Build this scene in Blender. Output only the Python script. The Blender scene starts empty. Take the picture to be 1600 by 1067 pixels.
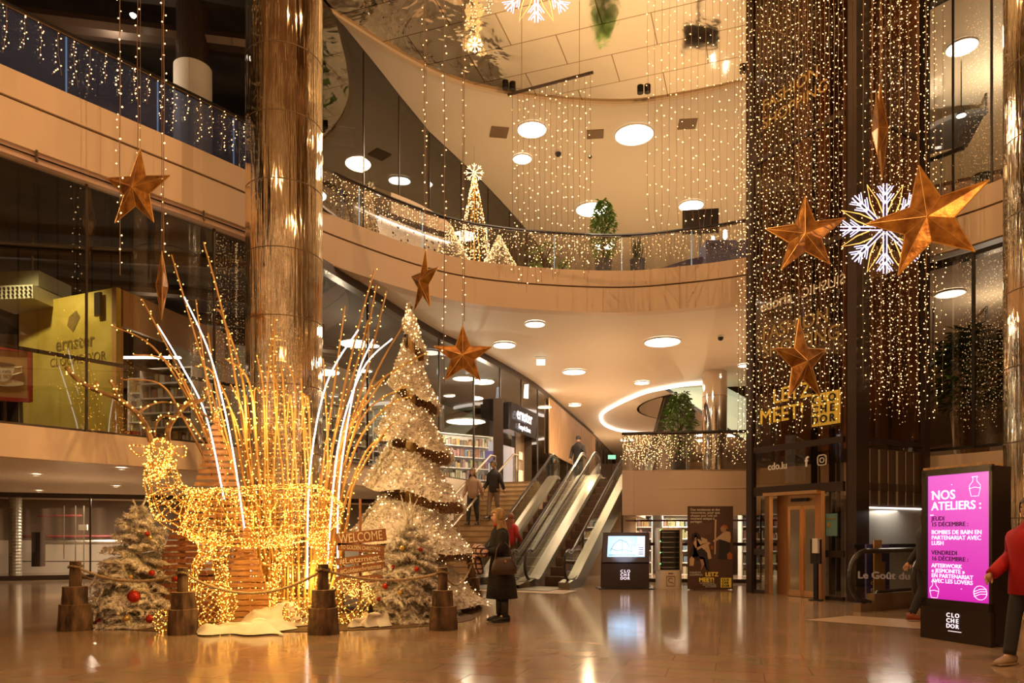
import bpy, bmesh, math, random
from mathutils import Vector, Matrix
random.seed(7)
PI = math.pi
SC = bpy.context.scene
COL = SC.collection
F = 1120.0; HY = 835.0; CH = 1.35          # focal length in pixels, horizon row, camera height

# ---------------------------------------------------------------- camera, world, exposure
cam_d = bpy.data.cameras.new('camera'); cam = bpy.data.objects.new('camera', cam_d); COL.objects.link(cam)
cam.location = (0, 0, CH); cam.rotation_euler = (PI/2, 0, 0)
cam_d.sensor_width = 36; cam_d.lens = 36*F/1600; cam_d.shift_y = (HY-533.5)/1600
cam_d.clip_end = 300; cam_d.clip_start = 0.1
SC.camera = cam
SC.view_settings.view_transform = 'Standard'; SC.view_settings.look = 'None'
SC.view_settings.gamma = 1; SC.view_settings.use_curve_mapping = False
SC.view_settings.exposure = 0.0
try:
    SC.cycles.max_bounces = 7; SC.cycles.transparent_max_bounces = 40; SC.cycles.glossy_bounces = 4
    SC.cycles.diffuse_bounces = 3; SC.cycles.sample_clamp_indirect = 9; SC.cycles.caustics_reflective = False
    SC.cycles.caustics_refractive = False
except Exception: pass
W = bpy.data.worlds.new('world'); SC.world = W; W.use_nodes = True
wn = W.node_tree; wb = wn.nodes['Background']
wtc = wn.nodes.new('ShaderNodeTexCoord'); wmp = wn.nodes.new('ShaderNodeMapping'); wmp.inputs['Scale'].default_value = (16, 16, 1.0)
wns = wn.nodes.new('ShaderNodeTexNoise'); wns.inputs['Scale'].default_value = 3.0
wcr = wn.nodes.new('ShaderNodeValToRGB')
wcr.color_ramp.elements[0].position = .46; wcr.color_ramp.elements[0].color = (.05, .022, .008, 1)
wcr.color_ramp.elements[1].position = .62; wcr.color_ramp.elements[1].color = (1.5, .78, .32, 1)
wn.links.new(wtc.outputs['Generated'], wmp.inputs[0]); wn.links.new(wmp.outputs[0], wns.inputs['Vector'])
wvo = wn.nodes.new('ShaderNodeTexVoronoi'); wvo.inputs['Scale'].default_value = 26      # the many small lights of the rest of the hall
wlt = wn.nodes.new('ShaderNodeMath'); wlt.operation = 'LESS_THAN'; wlt.inputs[1].default_value = .10
wmx = wn.nodes.new('ShaderNodeMix'); wmx.data_type = 'RGBA'; wmx.inputs[7].default_value = (6, 4.2, 2.2, 1)
wn.links.new(wtc.outputs['Generated'], wvo.inputs['Vector']); wn.links.new(wvo.outputs['Distance'], wlt.inputs[0]); wn.links.new(wlt.outputs[0], wmx.inputs[0])
wn.links.new(wns.outputs[0], wcr.inputs[0]); wn.links.new(wcr.outputs[0], wmx.inputs[6]); wn.links.new(wmx.outputs[2], wb.inputs[0])
wb.inputs[1].default_value = 1.0

def lamp(name, kind, loc, power, color, size=.3, rot=(0,0,0), spot=None):
    d = bpy.data.lights.new(name, kind); d.energy = power; d.color = color
    if kind == 'AREA': d.shape = 'DISK'; d.size = size
    else: d.shadow_soft_size = size if kind != 'POINT' else min(size, .0)
    if spot: d.spot_size = spot; d.spot_blend = .6
    o = bpy.data.objects.new(name, d); COL.objects.link(o); o.location = loc; o.rotation_euler = rot
    return o
# added warm fill points for the hall, without fittings, some at mid height
for hx,hy,hz in ((-4.5,4.5,11.0),(3.5,4.5,11.0),(-1.0,10.0,12.6),(4.0,13.0,12.2),(-3.5,7.5,5.5),(5.5,6.5,5.0)):
    lamp('hall_fill', 'POINT', (hx,hy,hz), 520 if hz > 8 else 230, (1, .55, .23), 0)
# glow of the gold decoration
lamp('deer_glow', 'POINT', (-3.55, 9.5, 1.5), 70, (1, .58, .14), .35)
lamp('bundle_glow', 'POINT', (-3.9, 11.2, 3.3), 70, (1, .60, .18), .4)
lamp('bundle_glow', 'POINT', (-3.2, 11.5, .6), 45, (1, .58, .12), .3)
lamp('fleece_tree_glow', 'POINT', (-2.6, 10.9, 2.6), 60, (1, .68, .30), .3)
# low unseen fill points, added to brighten the ceilings above them
for gx,gy,gz,gp in ((2.5,23.5,3.9,170),(4,31,4.2,330),(8.5,33,4.0,330),(9.0,22.5,3.9,170),(6,45,4.3,420),(-9.5,15.8,.9,45),(-5.5,18.5,.9,42)):
    lamp('gallery_fill', 'POINT', (gx,gy,gz), gp*.8, (1, .66, .36), 0)

# ---------------------------------------------------------------- materials
MATS = {}
def nt(m): return m.node_tree.nodes, m.node_tree.links
def mat(name, col=(.8,.8,.8), rough=.5, metal=0., emis=None, es=0., sample=True, spec=None, trans=None, alpha=None):
    if name in MATS: return MATS[name]
    m = bpy.data.materials.new(name); m.use_nodes = True
    b = m.node_tree.nodes['Principled BSDF']
    b.inputs['Base Color'].default_value = (*col, 1); b.inputs['Roughness'].default_value = rough
    b.inputs['Metallic'].default_value = metal
    if spec is not None: b.inputs['Specular IOR Level'].default_value = spec
    if emis: b.inputs['Emission Color'].default_value = (*emis, 1); b.inputs['Emission Strength'].default_value = es
    if not sample:
        try: m.cycles.emission_sampling = 'NONE'
        except Exception: pass
    MATS[name] = m; return m
def noise_col(m, c1, c2, scale=5, stretch=(1,1,1), detail=3, bump=0., coords='Object', lo=.35, hi=.65):
    n, l = nt(m); b = n['Principled BSDF']
    tc = n.new('ShaderNodeTexCoord'); mp = n.new('ShaderNodeMapping'); mp.inputs['Scale'].default_value = stretch
    ns = n.new('ShaderNodeTexNoise'); ns.inputs['Scale'].default_value = scale; ns.inputs['Detail'].default_value = detail
    cr = n.new('ShaderNodeValToRGB'); cr.color_ramp.elements[0].position = lo; cr.color_ramp.elements[1].position = hi
    cr.color_ramp.elements[0].color = (*c1, 1); cr.color_ramp.elements[1].color = (*c2, 1)
    l.new(tc.outputs[coords], mp.inputs[0]); l.new(mp.outputs[0], ns.inputs['Vector'])
    l.new(ns.outputs[0], cr.inputs[0]); l.new(cr.outputs[0], b.inputs['Base Color'])
    if bump:
        bp = n.new('ShaderNodeBump'); bp.inputs['Strength'].default_value = bump; bp.inputs['Distance'].default_value = .05
        l.new(ns.outputs[0], bp.inputs['Height']); l.new(bp.outputs[0], b.inputs['Normal'])
    return m
def glass(name, tint=(.9,.9,.9), refl=.08, rough=.0, rcol=(1,1,1)):
    if name in MATS: return MATS[name]
    m = bpy.data.materials.new(name); m.use_nodes = True; n, l = nt(m); n.clear()
    out = n.new('ShaderNodeOutputMaterial'); mx = n.new('ShaderNodeMixShader')
    tr = n.new('ShaderNodeBsdfTransparent'); tr.inputs[0].default_value = (*tint, 1)
    gl = n.new('ShaderNodeBsdfGlossy'); gl.inputs['Roughness'].default_value = rough; gl.inputs[0].default_value = (*rcol, 1)
    lw = n.new('ShaderNodeLayerWeight'); lw.inputs[0].default_value = .25
    mr = n.new('ShaderNodeMapRange'); mr.inputs[3].default_value = refl; mr.inputs[4].default_value = min(1, refl+.55)
    l.new(lw.outputs['Fresnel'], mr.inputs[0]); l.new(mr.outputs[0], mx.inputs[0])
    l.new(tr.outputs[0], mx.inputs[1]); l.new(gl.outputs[0], mx.inputs[2]); l.new(mx.outputs[0], out.inputs[0])
    MATS[name] = m; return m

M = {}
M['plaster'] = mat('warm_plaster', (.74,.56,.40), .55)
M['ceil'] = mat('ceiling_paint', (.80,.70,.56), .6)
M['groove'] = mat('groove_shadow_gap', (.12,.07,.04), .7)
M['brown'] = mat('bronze_frame', (.055,.035,.025), .35, .4)
M['black'] = mat('black_metal', (.02,.017,.016), .35, .3)
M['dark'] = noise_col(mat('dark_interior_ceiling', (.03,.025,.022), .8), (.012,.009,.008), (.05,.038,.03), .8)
M['white'] = mat('white_paint', (.78,.74,.68), .5)
M['steel'] = mat('brushed_steel', (.36,.34,.29), .34, .95)
M['rubber'] = mat('black_rubber', (.03,.025,.022), .3)
M['gold'] = mat('gold_wire', (.75,.45,.12), .35, .9)
M['brass'] = mat('brushed_brass', (.75,.46,.22), .3, .9)
M['bulb_gold'] = mat('gold_bulb', (1,.6,.2), .5, 0, (1,.50,.09), 8.0, False)
M['bulb_warm'] = mat('warm_bulb', (1,.8,.5), .5, 0, (1,.60,.25), 5.0, False)
M['bulb_white'] = mat('cool_white_led', (1,1,1), .5, 0, (.55,.56,1), 1.5, False)
M['tube_white'] = mat('white_led_tube', (1,1,1), .5, 0, (1,.93,.95), 2.0)
M['lamp_disc'] = mat('lamp_diffuser', (1,1,1), .5, 0, (1,.90,.74), 7.0)
M['led_line'] = mat('led_strip', (1,1,1), .5, 0, (1,.88,.78), 3.0)
M['spot'] = mat('spot_lens', (1,1,1), .5, 0, (1,.86,.62), 9.0)
M['glass'] = glass('clear_glass', (.96,.95,.93), .04)
M['glass_shop'] = glass('shopfront_glass', (.66,.62,.54), .10)
M['glass_dark'] = glass('smoked_glass', (.42,.36,.30), .12)
M['glass_lift'] = glass('lift_glass', (.50,.42,.33), .10)
M['glass_blue'] = glass('blue_tinted_glass', (.50,.56,.72), .05)
m = M['glass_blue']; n, l = nt(m); o_ = [x for x in n if x.type == 'OUTPUT_MATERIAL'][0]; prev = o_.inputs[0].links[0].from_socket
df = n.new('ShaderNodeBsdfDiffuse'); df.inputs[0].default_value = (.10,.13,.30,1); m2 = n.new('ShaderNodeMixShader'); m2.inputs[0].default_value = .30
l.new(prev, m2.inputs[1]); l.new(df.outputs[0], m2.inputs[2]); l.new(m2.outputs[0], o_.inputs[0])
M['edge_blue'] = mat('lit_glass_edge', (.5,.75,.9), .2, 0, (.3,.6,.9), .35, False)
# mirrored column
m = mat('mirror_gold', (.74,.62,.46), .045, 1.0); M['mirror_gold'] = m
n, l = nt(m); tc = n.new('ShaderNodeTexCoord'); mp = n.new('ShaderNodeMapping'); mp.inputs['Scale'].default_value = (3.2,3.2,.13)
ns = n.new('ShaderNodeTexNoise'); ns.inputs['Scale'].default_value = 2.2; ns.inputs['Detail'].default_value = 4
bp = n.new('ShaderNodeBump'); bp.inputs['Strength'].default_value = .8; bp.inputs['Distance'].default_value = .06
l.new(tc.outputs['Object'], mp.inputs[0]); l.new(mp.outputs[0], ns.inputs['Vector']); l.new(ns.outputs[0], bp.inputs['Height']); l.new(bp.outputs[0], n['Principled BSDF'].inputs['Normal'])
# mirrored ceiling, champagne sheets with seams; left side strongly warped
m = mat('mirror_ceiling', (.86,.74,.54), .08, 1.0); M['mirror_ceiling'] = m
n, l = nt(m); b = n['Principled BSDF']; tc = n.new('ShaderNodeTexCoord')
ns = n.new('ShaderNodeTexNoise'); ns.inputs['Scale'].default_value = .9; ns.inputs['Detail'].default_value = 3; ns.inputs['Distortion'].default_value = .6
mp = n.new('ShaderNodeMapping'); mp.inputs['Rotation'].default_value = (0,0,.33); mp.inputs['Location'].default_value = (.4,.3,0)
br = n.new('ShaderNodeTexBrick'); br.inputs['Scale'].default_value = .22; br.inputs['Mortar Size'].default_value = .003
br.inputs['Color1'].default_value = (.66,.58,.46,1); br.inputs['Color2'].default_value = (.60,.52,.40,1); br.inputs['Mortar'].default_value = (.25,.17,.10,1)
sx = n.new('ShaderNodeSeparateXYZ'); mr = n.new('ShaderNodeMapRange'); mr.inputs[1].default_value = -3.; mr.inputs[2].default_value = .6; mr.inputs[3].default_value = .9; mr.inputs[4].default_value = .06
bp = n.new('ShaderNodeBump'); bp.inputs['Distance'].default_value = .18
l.new(tc.outputs['Object'], ns.inputs['Vector']); l.new(tc.outputs['Object'], mp.inputs[0]); l.new(mp.outputs[0], br.inputs['Vector'])
l.new(tc.outputs['Object'], sx.inputs[0]); l.new(sx.outputs[0], mr.inputs[0]); l.new(mr.outputs[0], bp.inputs['Strength'])
l.new(ns.outputs[0], bp.inputs['Height']); l.new(bp.outputs[0], b.inputs['Normal']); l.new(br.outputs[0], b.inputs['Base Color'])
# polished stone floor
m = mat('polished_stone', (.4,.27,.17), .1, spec=.8); M['stone'] = m
n, l = nt(m); b = n['Principled BSDF']; tc = n.new('ShaderNodeTexCoord')
mp = n.new('ShaderNodeMapping'); mp.inputs['Rotation'].default_value = (0,0,.30)
br = n.new('ShaderNodeTexBrick'); br.inputs['Scale'].default_value = 1.0; br.inputs['Mortar Size'].default_value = .006; br.inputs['Brick Width'].default_value = .9; br.inputs['Row Height'].default_value = .45
br.inputs['Color1'].default_value = (.50,.335,.21,1); br.inputs['Color2'].default_value = (.42,.28,.175,1); br.inputs['Mortar'].default_value = (.26,.16,.09,1)
ns = n.new('ShaderNodeTexNoise'); ns.inputs['Scale'].default_value = 2.5; ns.inputs['Detail'].default_value = 6; ns.inputs['Distortion'].default_value = 1.0
mx = n.new('ShaderNodeMix'); mx.data_type = 'RGBA'; mx.blend_type = 'MULTIPLY'; mx.inputs[0].default_value = .45
mr = n.new('ShaderNodeMapRange'); mr.inputs[3].default_value = .08; mr.inputs[4].default_value = .17
bp = n.new('ShaderNodeBump'); bp.inputs['Strength'].default_value = .04; bp.inputs['Distance'].default_value = .02
l.new(tc.outputs['Object'], mp.inputs[0]); l.new(mp.outputs[0], br.inputs['Vector']); l.new(tc.outputs['Object'], ns.inputs['Vector'])
l.new(br.outputs[0], mx.inputs[6]); l.new(ns.outputs['Color'], mx.inputs[7]); l.new(mx.outputs[2], b.inputs['Base Color'])
l.new(ns.outputs[0], mr.inputs[0]); l.new(mr.outputs[0], b.inputs['Roughness']); l.new(ns.outputs[0], bp.inputs['Height']); l.new(bp.outputs[0], b.inputs['Normal'])
M['bark'] = noise_col(mat('bark', (.1,.06,.04), .9), (.035,.018,.010), (.19,.11,.06), 9, (1,1,.35), 6, .9)
M['cutwood'] = noise_col(mat('cut_wood', (.4,.25,.13), .8), (.28,.17,.09), (.45,.30,.17), 12)
M['slat'] = noise_col(mat('pine_slats', (.6,.32,.13), .6), (.42,.19,.07), (.66,.36,.15), 6, (1,1,8))
M['slat_dark'] = noise_col(mat('stained_slats', (.35,.13,.06), .6), (.22,.075,.03), (.36,.14,.06), 6, (1,1,8))
M['stick'] = noise_col(mat('gilded_willow', (.55,.30,.09), .45, .35), (.38,.19,.05), (.62,.36,.12), 6, (1,1,.3))
M['antler'] = noise_col(mat('antler_wood', (.3,.17,.08), .7), (.14,.07,.03), (.42,.24,.10), 8)
M['flock'] = noise_col(mat('flocked_needles', (.75,.68,.6), .95), (.42,.33,.22), (.86,.80,.72), 22, detail=4, lo=.3, hi=.6, bump=.5)
M['fleece'] = noise_col(mat('white_fleece', (.85,.78,.68), .95), (.62,.52,.40), (.88,.80,.70), 16, detail=6, lo=.3, hi=.65, bump=1.0)
M['tinsel'] = noise_col(mat('copper_tinsel', (.3,.13,.05), .6, .2), (.10,.04,.015), (.42,.20,.08), 30, detail=5, bump=1.0)
M['star'] = noise_col(mat('gold_foil', (.5,.25,.06), .38, .6), (.20,.07,.012), (.50,.23,.045), 6, (1,1,1), 6, .35)
M['star_seam'] = mat('gold_seam', (.85,.52,.18), .3, .8)
M['fascia_wood'] = noise_col(mat('oak_cladding', (.5,.3,.15), .6), (.42,.25,.12), (.60,.38,.20), 3, (6,6,.4))
M['red_ball'] = mat('red_bauble', (.45,.03,.015), .18, .5)
M['gold_ball'] = mat('gold_bauble', (.8,.55,.15), .22, .8)
M['leaf'] = noise_col(mat('green_leaf', (.1,.2,.03), .5), (.05,.12,.015), (.22,.36,.07), 10)
M['leaf_dark'] = mat('dark_leaf', (.035,.07,.03), .5)
M['pot'] = mat('dark_planter', (.05,.05,.065), .5)
M['cloth'] = noise_col(mat('white_cloth', (.85,.78,.65), .9), (.70,.62,.50), (.88,.82,.72), 3)
M['rope'] = noise_col(mat('rope', (.55,.40,.22), .9), (.34,.23,.12), (.62,.46,.27), 60, bump=.5)
M['goldwall'] = noise_col(mat('gold_leaf_wall', (.62,.48,.08), .5, .1), (.50,.37,.05), (.70,.55,.12), 1.2)
M['steps'] = noise_col(mat('travertine_steps', (.5,.36,.2), .5), (.42,.29,.16), (.54,.40,.24), 3)

# ---------------------------------------------------------------- helpers
def P(px, py, Y): return Vector(((px-800)/F*Y, Y, CH+(HY-py)/F*Y))
def lerp(a, b, t): return a+(b-a)*t
def catmull(pts, per=8):
    pts = [Vector(p) for p in pts]; out = []
    for i in range(len(pts)-1):
        p0 = pts[max(i-1,0)]; p1 = pts[i]; p2 = pts[i+1]; p3 = pts[min(i+2,len(pts)-1)]
        for k in range(per):
            t = k/per
            out.append(.5*((2*p1)+(p2-p0)*t+(2*p0-5*p1+4*p2-p3)*t*t+(3*p1-p0-3*p2+p3)*t**3))
    out.append(pts[-1]); return out
def length(pts): return sum((pts[i+1]-pts[i]).length for i in range(len(pts)-1))
def resample(pts, step):
    out = [pts[0].copy()]; acc = 0
    for i in range(len(pts)-1):
        a, b = pts[i], pts[i+1]; L = (b-a).length
        if L < 1e-9: continue
        d = step-acc
        while d <= L: out.append(a.lerp(b, d/L)); d += step
        acc = (acc+L) % step if L >= step-acc else acc+L
    return out
ROOTS = {}
class MB:
    def __init__(s): s.v = []; s.f = []; s.m = []
    def add(s, vs, fs, mi=0):
        o = len(s.v); s.v += [tuple(v) for v in vs]; s.f += [tuple(i+o for i in f) for f in fs]; s.m += [mi]*len(fs); return s
    def hexa(s, c, mi=0):   # 8 corners: bottom 4, top 4
        return s.add(c, [(0,3,2,1),(4,5,6,7),(0,1,5,4),(1,2,6,5),(2,3,7,6),(3,0,4,7)], mi)
    def box(s, c, d, rz=0, mi=0, ry=0, rx=0):
        R = Matrix.Rotation(rz,3,'Z') @ Matrix.Rotation(ry,3,'Y') @ Matrix.Rotation(rx,3,'X'); c = Vector(c); x,y,z = d[0]/2,d[1]/2,d[2]/2
        return s.hexa([c+R@Vector(p) for p in [(-x,-y,-z),(x,-y,-z),(x,y,-z),(-x,y,-z),(-x,-y,z),(x,-y,z),(x,y,z),(-x,y,z)]], mi)
    def bar(s, a, b, w, h, mi=0):   # box from a to b; w across (horizontal), h the other way
        a = Vector(a); b = Vector(b); d = (b-a).normalized()
        up = Vector((0,0,1)) if abs(d.z) < .95 else Vector((0,1,0))
        x = d.cross(up).normalized()*w/2; y = x.cross(d).normalized()*h/2
        return s.hexa([a-x-y, a+x-y, b+x-y, b-x-y, a-x+y, a+x+y, b+x+y, b-x+y], mi)
    def tube(s, pts, r, n=6, mi=0, cap=True):
        pts = [Vector(p) for p in pts]; N = len(pts)
        if N < 2: return s
        rr = r if isinstance(r, (list,tuple)) else [r]*N
        t0 = (pts[1]-pts[0]).normalized(); up = Vector((0,0,1)) if abs(t0.z) < .9 else Vector((1,0,0))
        u = t0.cross(up).normalized(); vs = []
        for i in range(N):
            t = (pts[min(i+1,N-1)]-pts[max(i-1,0)]);
            if t.length < 1e-9: t = t0
            t = t.normalized(); u = (u-t*u.dot(t)); u = u.normalized() if u.length > 1e-6 else t.orthogonal().normalized(); w = t.cross(u)
            for k in range(n): a = 2*PI*k/n; vs.append(pts[i]+(u*math.cos(a)+w*math.sin(a))*rr[i])
        fs = [(i*n+k, i*n+(k+1)%n, (i+1)*n+(k+1)%n, (i+1)*n+k) for i in range(N-1) for k in range(n)]
        if cap: fs += [tuple(range(n-1,-1,-1)), tuple((N-1)*n+k for k in range(n))]
        return s.add(vs, fs, mi)
    def cyl(s, a, b, r, n=16, mi=0, r2=None): return s.tube([a,b], [r, r if r2 is None else r2], n, mi)
    def lathe(s, c, prof, n=24, mi=0, sx=1, sy=1, cap=True):
        c = Vector(c); vs = [c+Vector((r*math.cos(2*PI*k/n)*sx, r*math.sin(2*PI*k/n)*sy, z)) for r,z in prof for k in range(n)]; N = len(prof)
        fs = [(i*n+k, i*n+(k+1)%n, (i+1)*n+(k+1)%n, (i+1)*n+k) for i in range(N-1) for k in range(n)]
        if cap: fs += [tuple(range(n-1,-1,-1)), tuple((N-1)*n+k for k in range(n))]
        return s.add(vs, fs, mi)
    def loft(s, rings, n=16, mi=0, cap=True):   # rings: (cx,cy,cz,rx,ry)
        vs = [Vector((cx+rx*math.cos(2*PI*k/n), cy+ry*math.sin(2*PI*k/n), cz)) for cx,cy,cz,rx,ry in rings for k in range(n)]; N = len(rings)
        fs = [(i*n+k, i*n+(k+1)%n, (i+1)*n+(k+1)%n, (i+1)*n+k) for i in range(N-1) for k in range(n)]
        if cap: fs += [tuple(range(n-1,-1,-1)), tuple((N-1)*n+k for k in range(n))]
        return s.add(vs, fs, mi)
    def ball(s, c, r, n=10, mi=0, sc=(1,1,1)):
        h = max(4, n//2+1); c = Vector(c); vs = []; 
        for i in range(1, h): 
            for k in range(n): a = PI*i/h; vs.append(c+Vector((math.sin(a)*math.cos(2*PI*k/n)*r*sc[0], math.sin(a)*math.sin(2*PI*k/n)*r*sc[1], math.cos(a)*r*sc[2])))
        b0 = len(vs); vs += [c+Vector((0,0,r*sc[2])), c-Vector((0,0,r*sc[2]))]
        fs = [(i*n+k, (i+1)*n+k, (i+1)*n+(k+1)%n, i*n+(k+1)%n) for i in range(h-2) for k in range(n)]
        fs += [(b0, k, (k+1)%n) for k in range(n)] + [(b0+1, (h-2)*n+(k+1)%n, (h-2)*n+k) for k in range(n)]
        return s.add(vs, fs, mi)
    def bulb(s, c, r, mi=0):
        x,y,z = c; o = len(s.v)
        s.v += [(x+r,y,z),(x-r,y,z),(x,y+r,z),(x,y-r,z),(x,y,z+r),(x,y,z-r)]
        s.f += [(o,o+2,o+4),(o+2,o+1,o+4),(o+1,o+3,o+4),(o+3,o,o+4),(o+2,o,o+5),(o+1,o+2,o+5),(o+3,o+1,o+5),(o,o+3,o+5)]
        s.m += [mi]*8; return s
    def wall(s, path, z0, z1, mi=0, th=0.):    # vertical ribbon along a plan path; th = thickness to the right-hand side
        p = [Vector((q[0],q[1],0)) for q in path]; N = len(p)
        def nrm(i): d = (p[min(i+1,N-1)]-p[max(i-1,0)]).normalized(); return Vector((d.y,-d.x,0))
        z0f = z0 if callable(z0) else (lambda i: z0); z1f = z1 if callable(z1) else (lambda i: z1)
        if th == 0:
            vs = []
            for i in range(N): vs += [(p[i].x,p[i].y,z0f(i)), (p[i].x,p[i].y,z1f(i))]
            return s.add(vs, [(2*i,2*i+2,2*i+3,2*i+1) for i in range(N-1)], mi)
        vs = []
        for i in range(N):
            q = p[i]+nrm(i)*th
            vs += [(p[i].x,p[i].y,z0f(i)), (p[i].x,p[i].y,z1f(i)), (q.x,q.y,z1f(i)), (q.x,q.y,z0f(i))]
        fs = []
        for i in range(N-1):
            a, b = 4*i, 4*i+4
            for k in range(4): fs.append((a+k, b+k, b+(k+1)%4, a+(k+1)%4))
        fs += [(0,1,2,3), (4*N-1,4*N-2,4*N-3,4*N-4)]
        return s.add(vs, fs, mi)
    def build(s, name, mats, parent=None, smooth=False, local=False, origin=None):
        if not isinstance(mats, (list,tuple)): mats = [mats]
        me = bpy.data.meshes.new(name)
        off = Vector((0,0,0))
        if parent is not None:
            if not local: off = ROOTS.get(parent.name, Vector((0,0,0)))
        elif s.v and origin is None:
            xs = [v[0] for v in s.v]; ys = [v[1] for v in s.v]; zs = [v[2] for v in s.v]
            off = Vector(((min(xs)+max(xs))/2, (min(ys)+max(ys))/2, min(zs)))
        elif origin is not None: off = Vector(origin)
        me.from_pydata([(v[0]-off.x, v[1]-off.y, v[2]-off.z) for v in s.v], [], s.f)
        for mm in mats: me.materials.append(mm if not isinstance(mm, str) else M[mm])
        me.polygons.foreach_set('material_index', s.m)
        if smooth: me.polygons.foreach_set('use_smooth', [True]*len(s.f))
        me.update()
        bm = bmesh.new(); bm.from_mesh(me); bmesh.ops.recalc_face_normals(bm, faces=bm.faces); bm.to_mesh(me); bm.free()
        o = bpy.data.objects.new(name, me); COL.objects.link(o)
        if parent is not None:
            o.parent = parent; ROOTS[o.name] = off if not local else Vector((0,0,0))
        else: o.location = off; ROOTS[o.name] = off
        return o
def tag(o, label=None, cat=None, group=None, kind=None):
    if label: o['label'] = label
    if cat: o['category'] = cat
    if group: o['group'] = group
    if kind: o['kind'] = kind
    return o
def thing(name, label, cat, loc=(0,0,0), rz=0, group=None):
    o = bpy.data.objects.new(name, None); COL.objects.link(o); o.location = loc; o.rotation_euler = (0,0,rz); o.empty_display_size = .1
    ROOTS[o.name] = Vector(loc); tag(o, label, cat, group); return o
def struct(name, mb, mats, **k): return tag(mb.build(name, mats, **k), kind='structure')
def kids(o): return [c for c in bpy.data.objects if c.parent == o]
def dup(o, loc=None, rz=None, label=None, group=None, parent=None, ch=None):
    c = o.copy(); COL.objects.link(c)
    if parent is not None: c.parent = parent
    if loc is not None: c.location = loc
    if rz is not None: c.rotation_euler = (0,0,rz)
    if label: c['label'] = label
    if group: c['group'] = group
    for k in kids(o):
        if k.name == c.name: continue
        dup(k, parent=c)
    return c
def slab(mb, poly, z, mi=0, holes=()):
    bm = bmesh.new(); es = []
    for lp in [poly]+list(holes):
        vs = [bm.verts.new((p[0],p[1],z)) for p in lp]
        for i in range(len(vs)): es.append(bm.edges.new((vs[i], vs[(i+1)%len(vs)])))
    bmesh.ops.triangle_fill(bm, use_beauty=True, edges=es)
    bm.verts.index_update()
    mb.add([v.co[:] for v in bm.verts], [[v.index for v in f.verts] for f in bm.faces], mi); bm.free()
def text(s, size, mat_, parent, loc, rot, name='lettering', depth=.004, align='LEFT', bold=0., spacing=1., flip=False, sx=1.):
    cu = bpy.data.curves.new(name, 'FONT'); cu.body = s; cu.size = size; cu.extrude = depth; cu.align_x = align; cu.space_character = spacing; cu.resolution_u = 3
    to = bpy.data.objects.new(name, cu); COL.objects.link(to)
    dg = bpy.context.evaluated_depsgraph_get(); dg.update()
    me = bpy.data.meshes.new_from_object(to.evaluated_get(dg)); bpy.data.objects.remove(to)
    if bold > 0:      # heavier strokes: the same outline laid down again slightly shifted
        n0 = len(me.vertices); co = [v.co.copy() for v in me.vertices]; fc = [tuple(p.vertices) for p in me.polygons]; vs, fs = [], []
        for k, (dx, dy) in enumerate(((-bold,0),(bold,0),(0,-bold),(0,bold))):
            vs += [(v.x+dx*1.6, v.y+dy*1.2, v.z+.0002*k) for v in co]; fs += [tuple(i+k*n0 for i in f) for f in fc]
        me = bpy.data.meshes.new(name); me.from_pydata(vs, [], fs)
    R = Matrix.Rotation(rot[2],4,'Z') @ Matrix.Rotation(rot[1],4,'Y') @ Matrix.Rotation(rot[0],4,'X')
    off = ROOTS.get(parent.name, Vector((0,0,0))) if parent is not None else Vector((0,0,0))
    T = Matrix.Translation(Vector(loc)-off) @ R @ Matrix.Diagonal(((-1 if flip else 1)*sx,1,1,1))
    me.transform(T); me.materials.clear(); me.materials.append(M[mat_] if isinstance(mat_, str) else mat_)
    o = bpy.data.objects.new(name, me); COL.objects.link(o); o.parent = parent; me.name = name
    if parent is not None: ROOTS[o.name] = off
    return o
# ================================================================ THE BUILDING
Cpts = [(-13,-3),(-12.2,3),(-10.4,8),(-8,11.15),(-5.35,14.45),(-4.34,16.2),(-2.16,18.5),(-.17,19.5),(2.76,19.95),(4.7,19.6),(6.5,18.8),(8.2,17.2),(9.3,15.9),(10.1,14.8),(11.2,12.5),(12,9),(12.3,3),(12.3,-3)]
CV = catmull([(x,y,0) for x,y in Cpts], 8)
def off_path(p, d):
    out = []
    for i in range(len(p)):
        t = (p[min(i+1,len(p)-1)]-p[max(i-1,0)]).normalized(); out.append(p[i]+Vector((t.y,-t.x,0))*d)
    return out
def xy(p): return [(q[0],q[1]) for q in p]
iA = 5*8   # index of (-4.34,16.2)
ZM, Z1, Z2, Z3 = 3.09, 7.55, 8.69, 13.35
# floor
mb = MB(); mb.box((0,28,-.1),(80,90,.2)); struct('floor', mb, 'stone')
# upper gallery edge (level 2)
mb = MB(); mb.wall(CV, 8.25, Z2, 0, -.35); mb.wall(off_path(CV,-.05), 8.205, 8.25, 1, -.3); mb.wall(CV, Z1-.02, 8.205, 0, -.35)
struct('trim_1', mb, ['plaster','groove'])
# recessed head band above the left shopfront
left = CV[:iA+1]
mb = MB(); mb.wall(off_path(left,-.06), 7.36, Z1, 0, -.2); 
for px in (97, 269, 340):
    for i in range(len(left)-1):
        a, b = left[i], left[i+1]
        if (a.x/a.y-(px-800)/F)*(b.x/b.y-(px-800)/F) <= 0 and a.y > 5:
            mb.box((a.x+.0,a.y,7.455),(.03,.03,.19),0,1)
struct('trim_2', mb, [mat('head_band',(.62,.42,.33),.5),'groove'])
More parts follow.
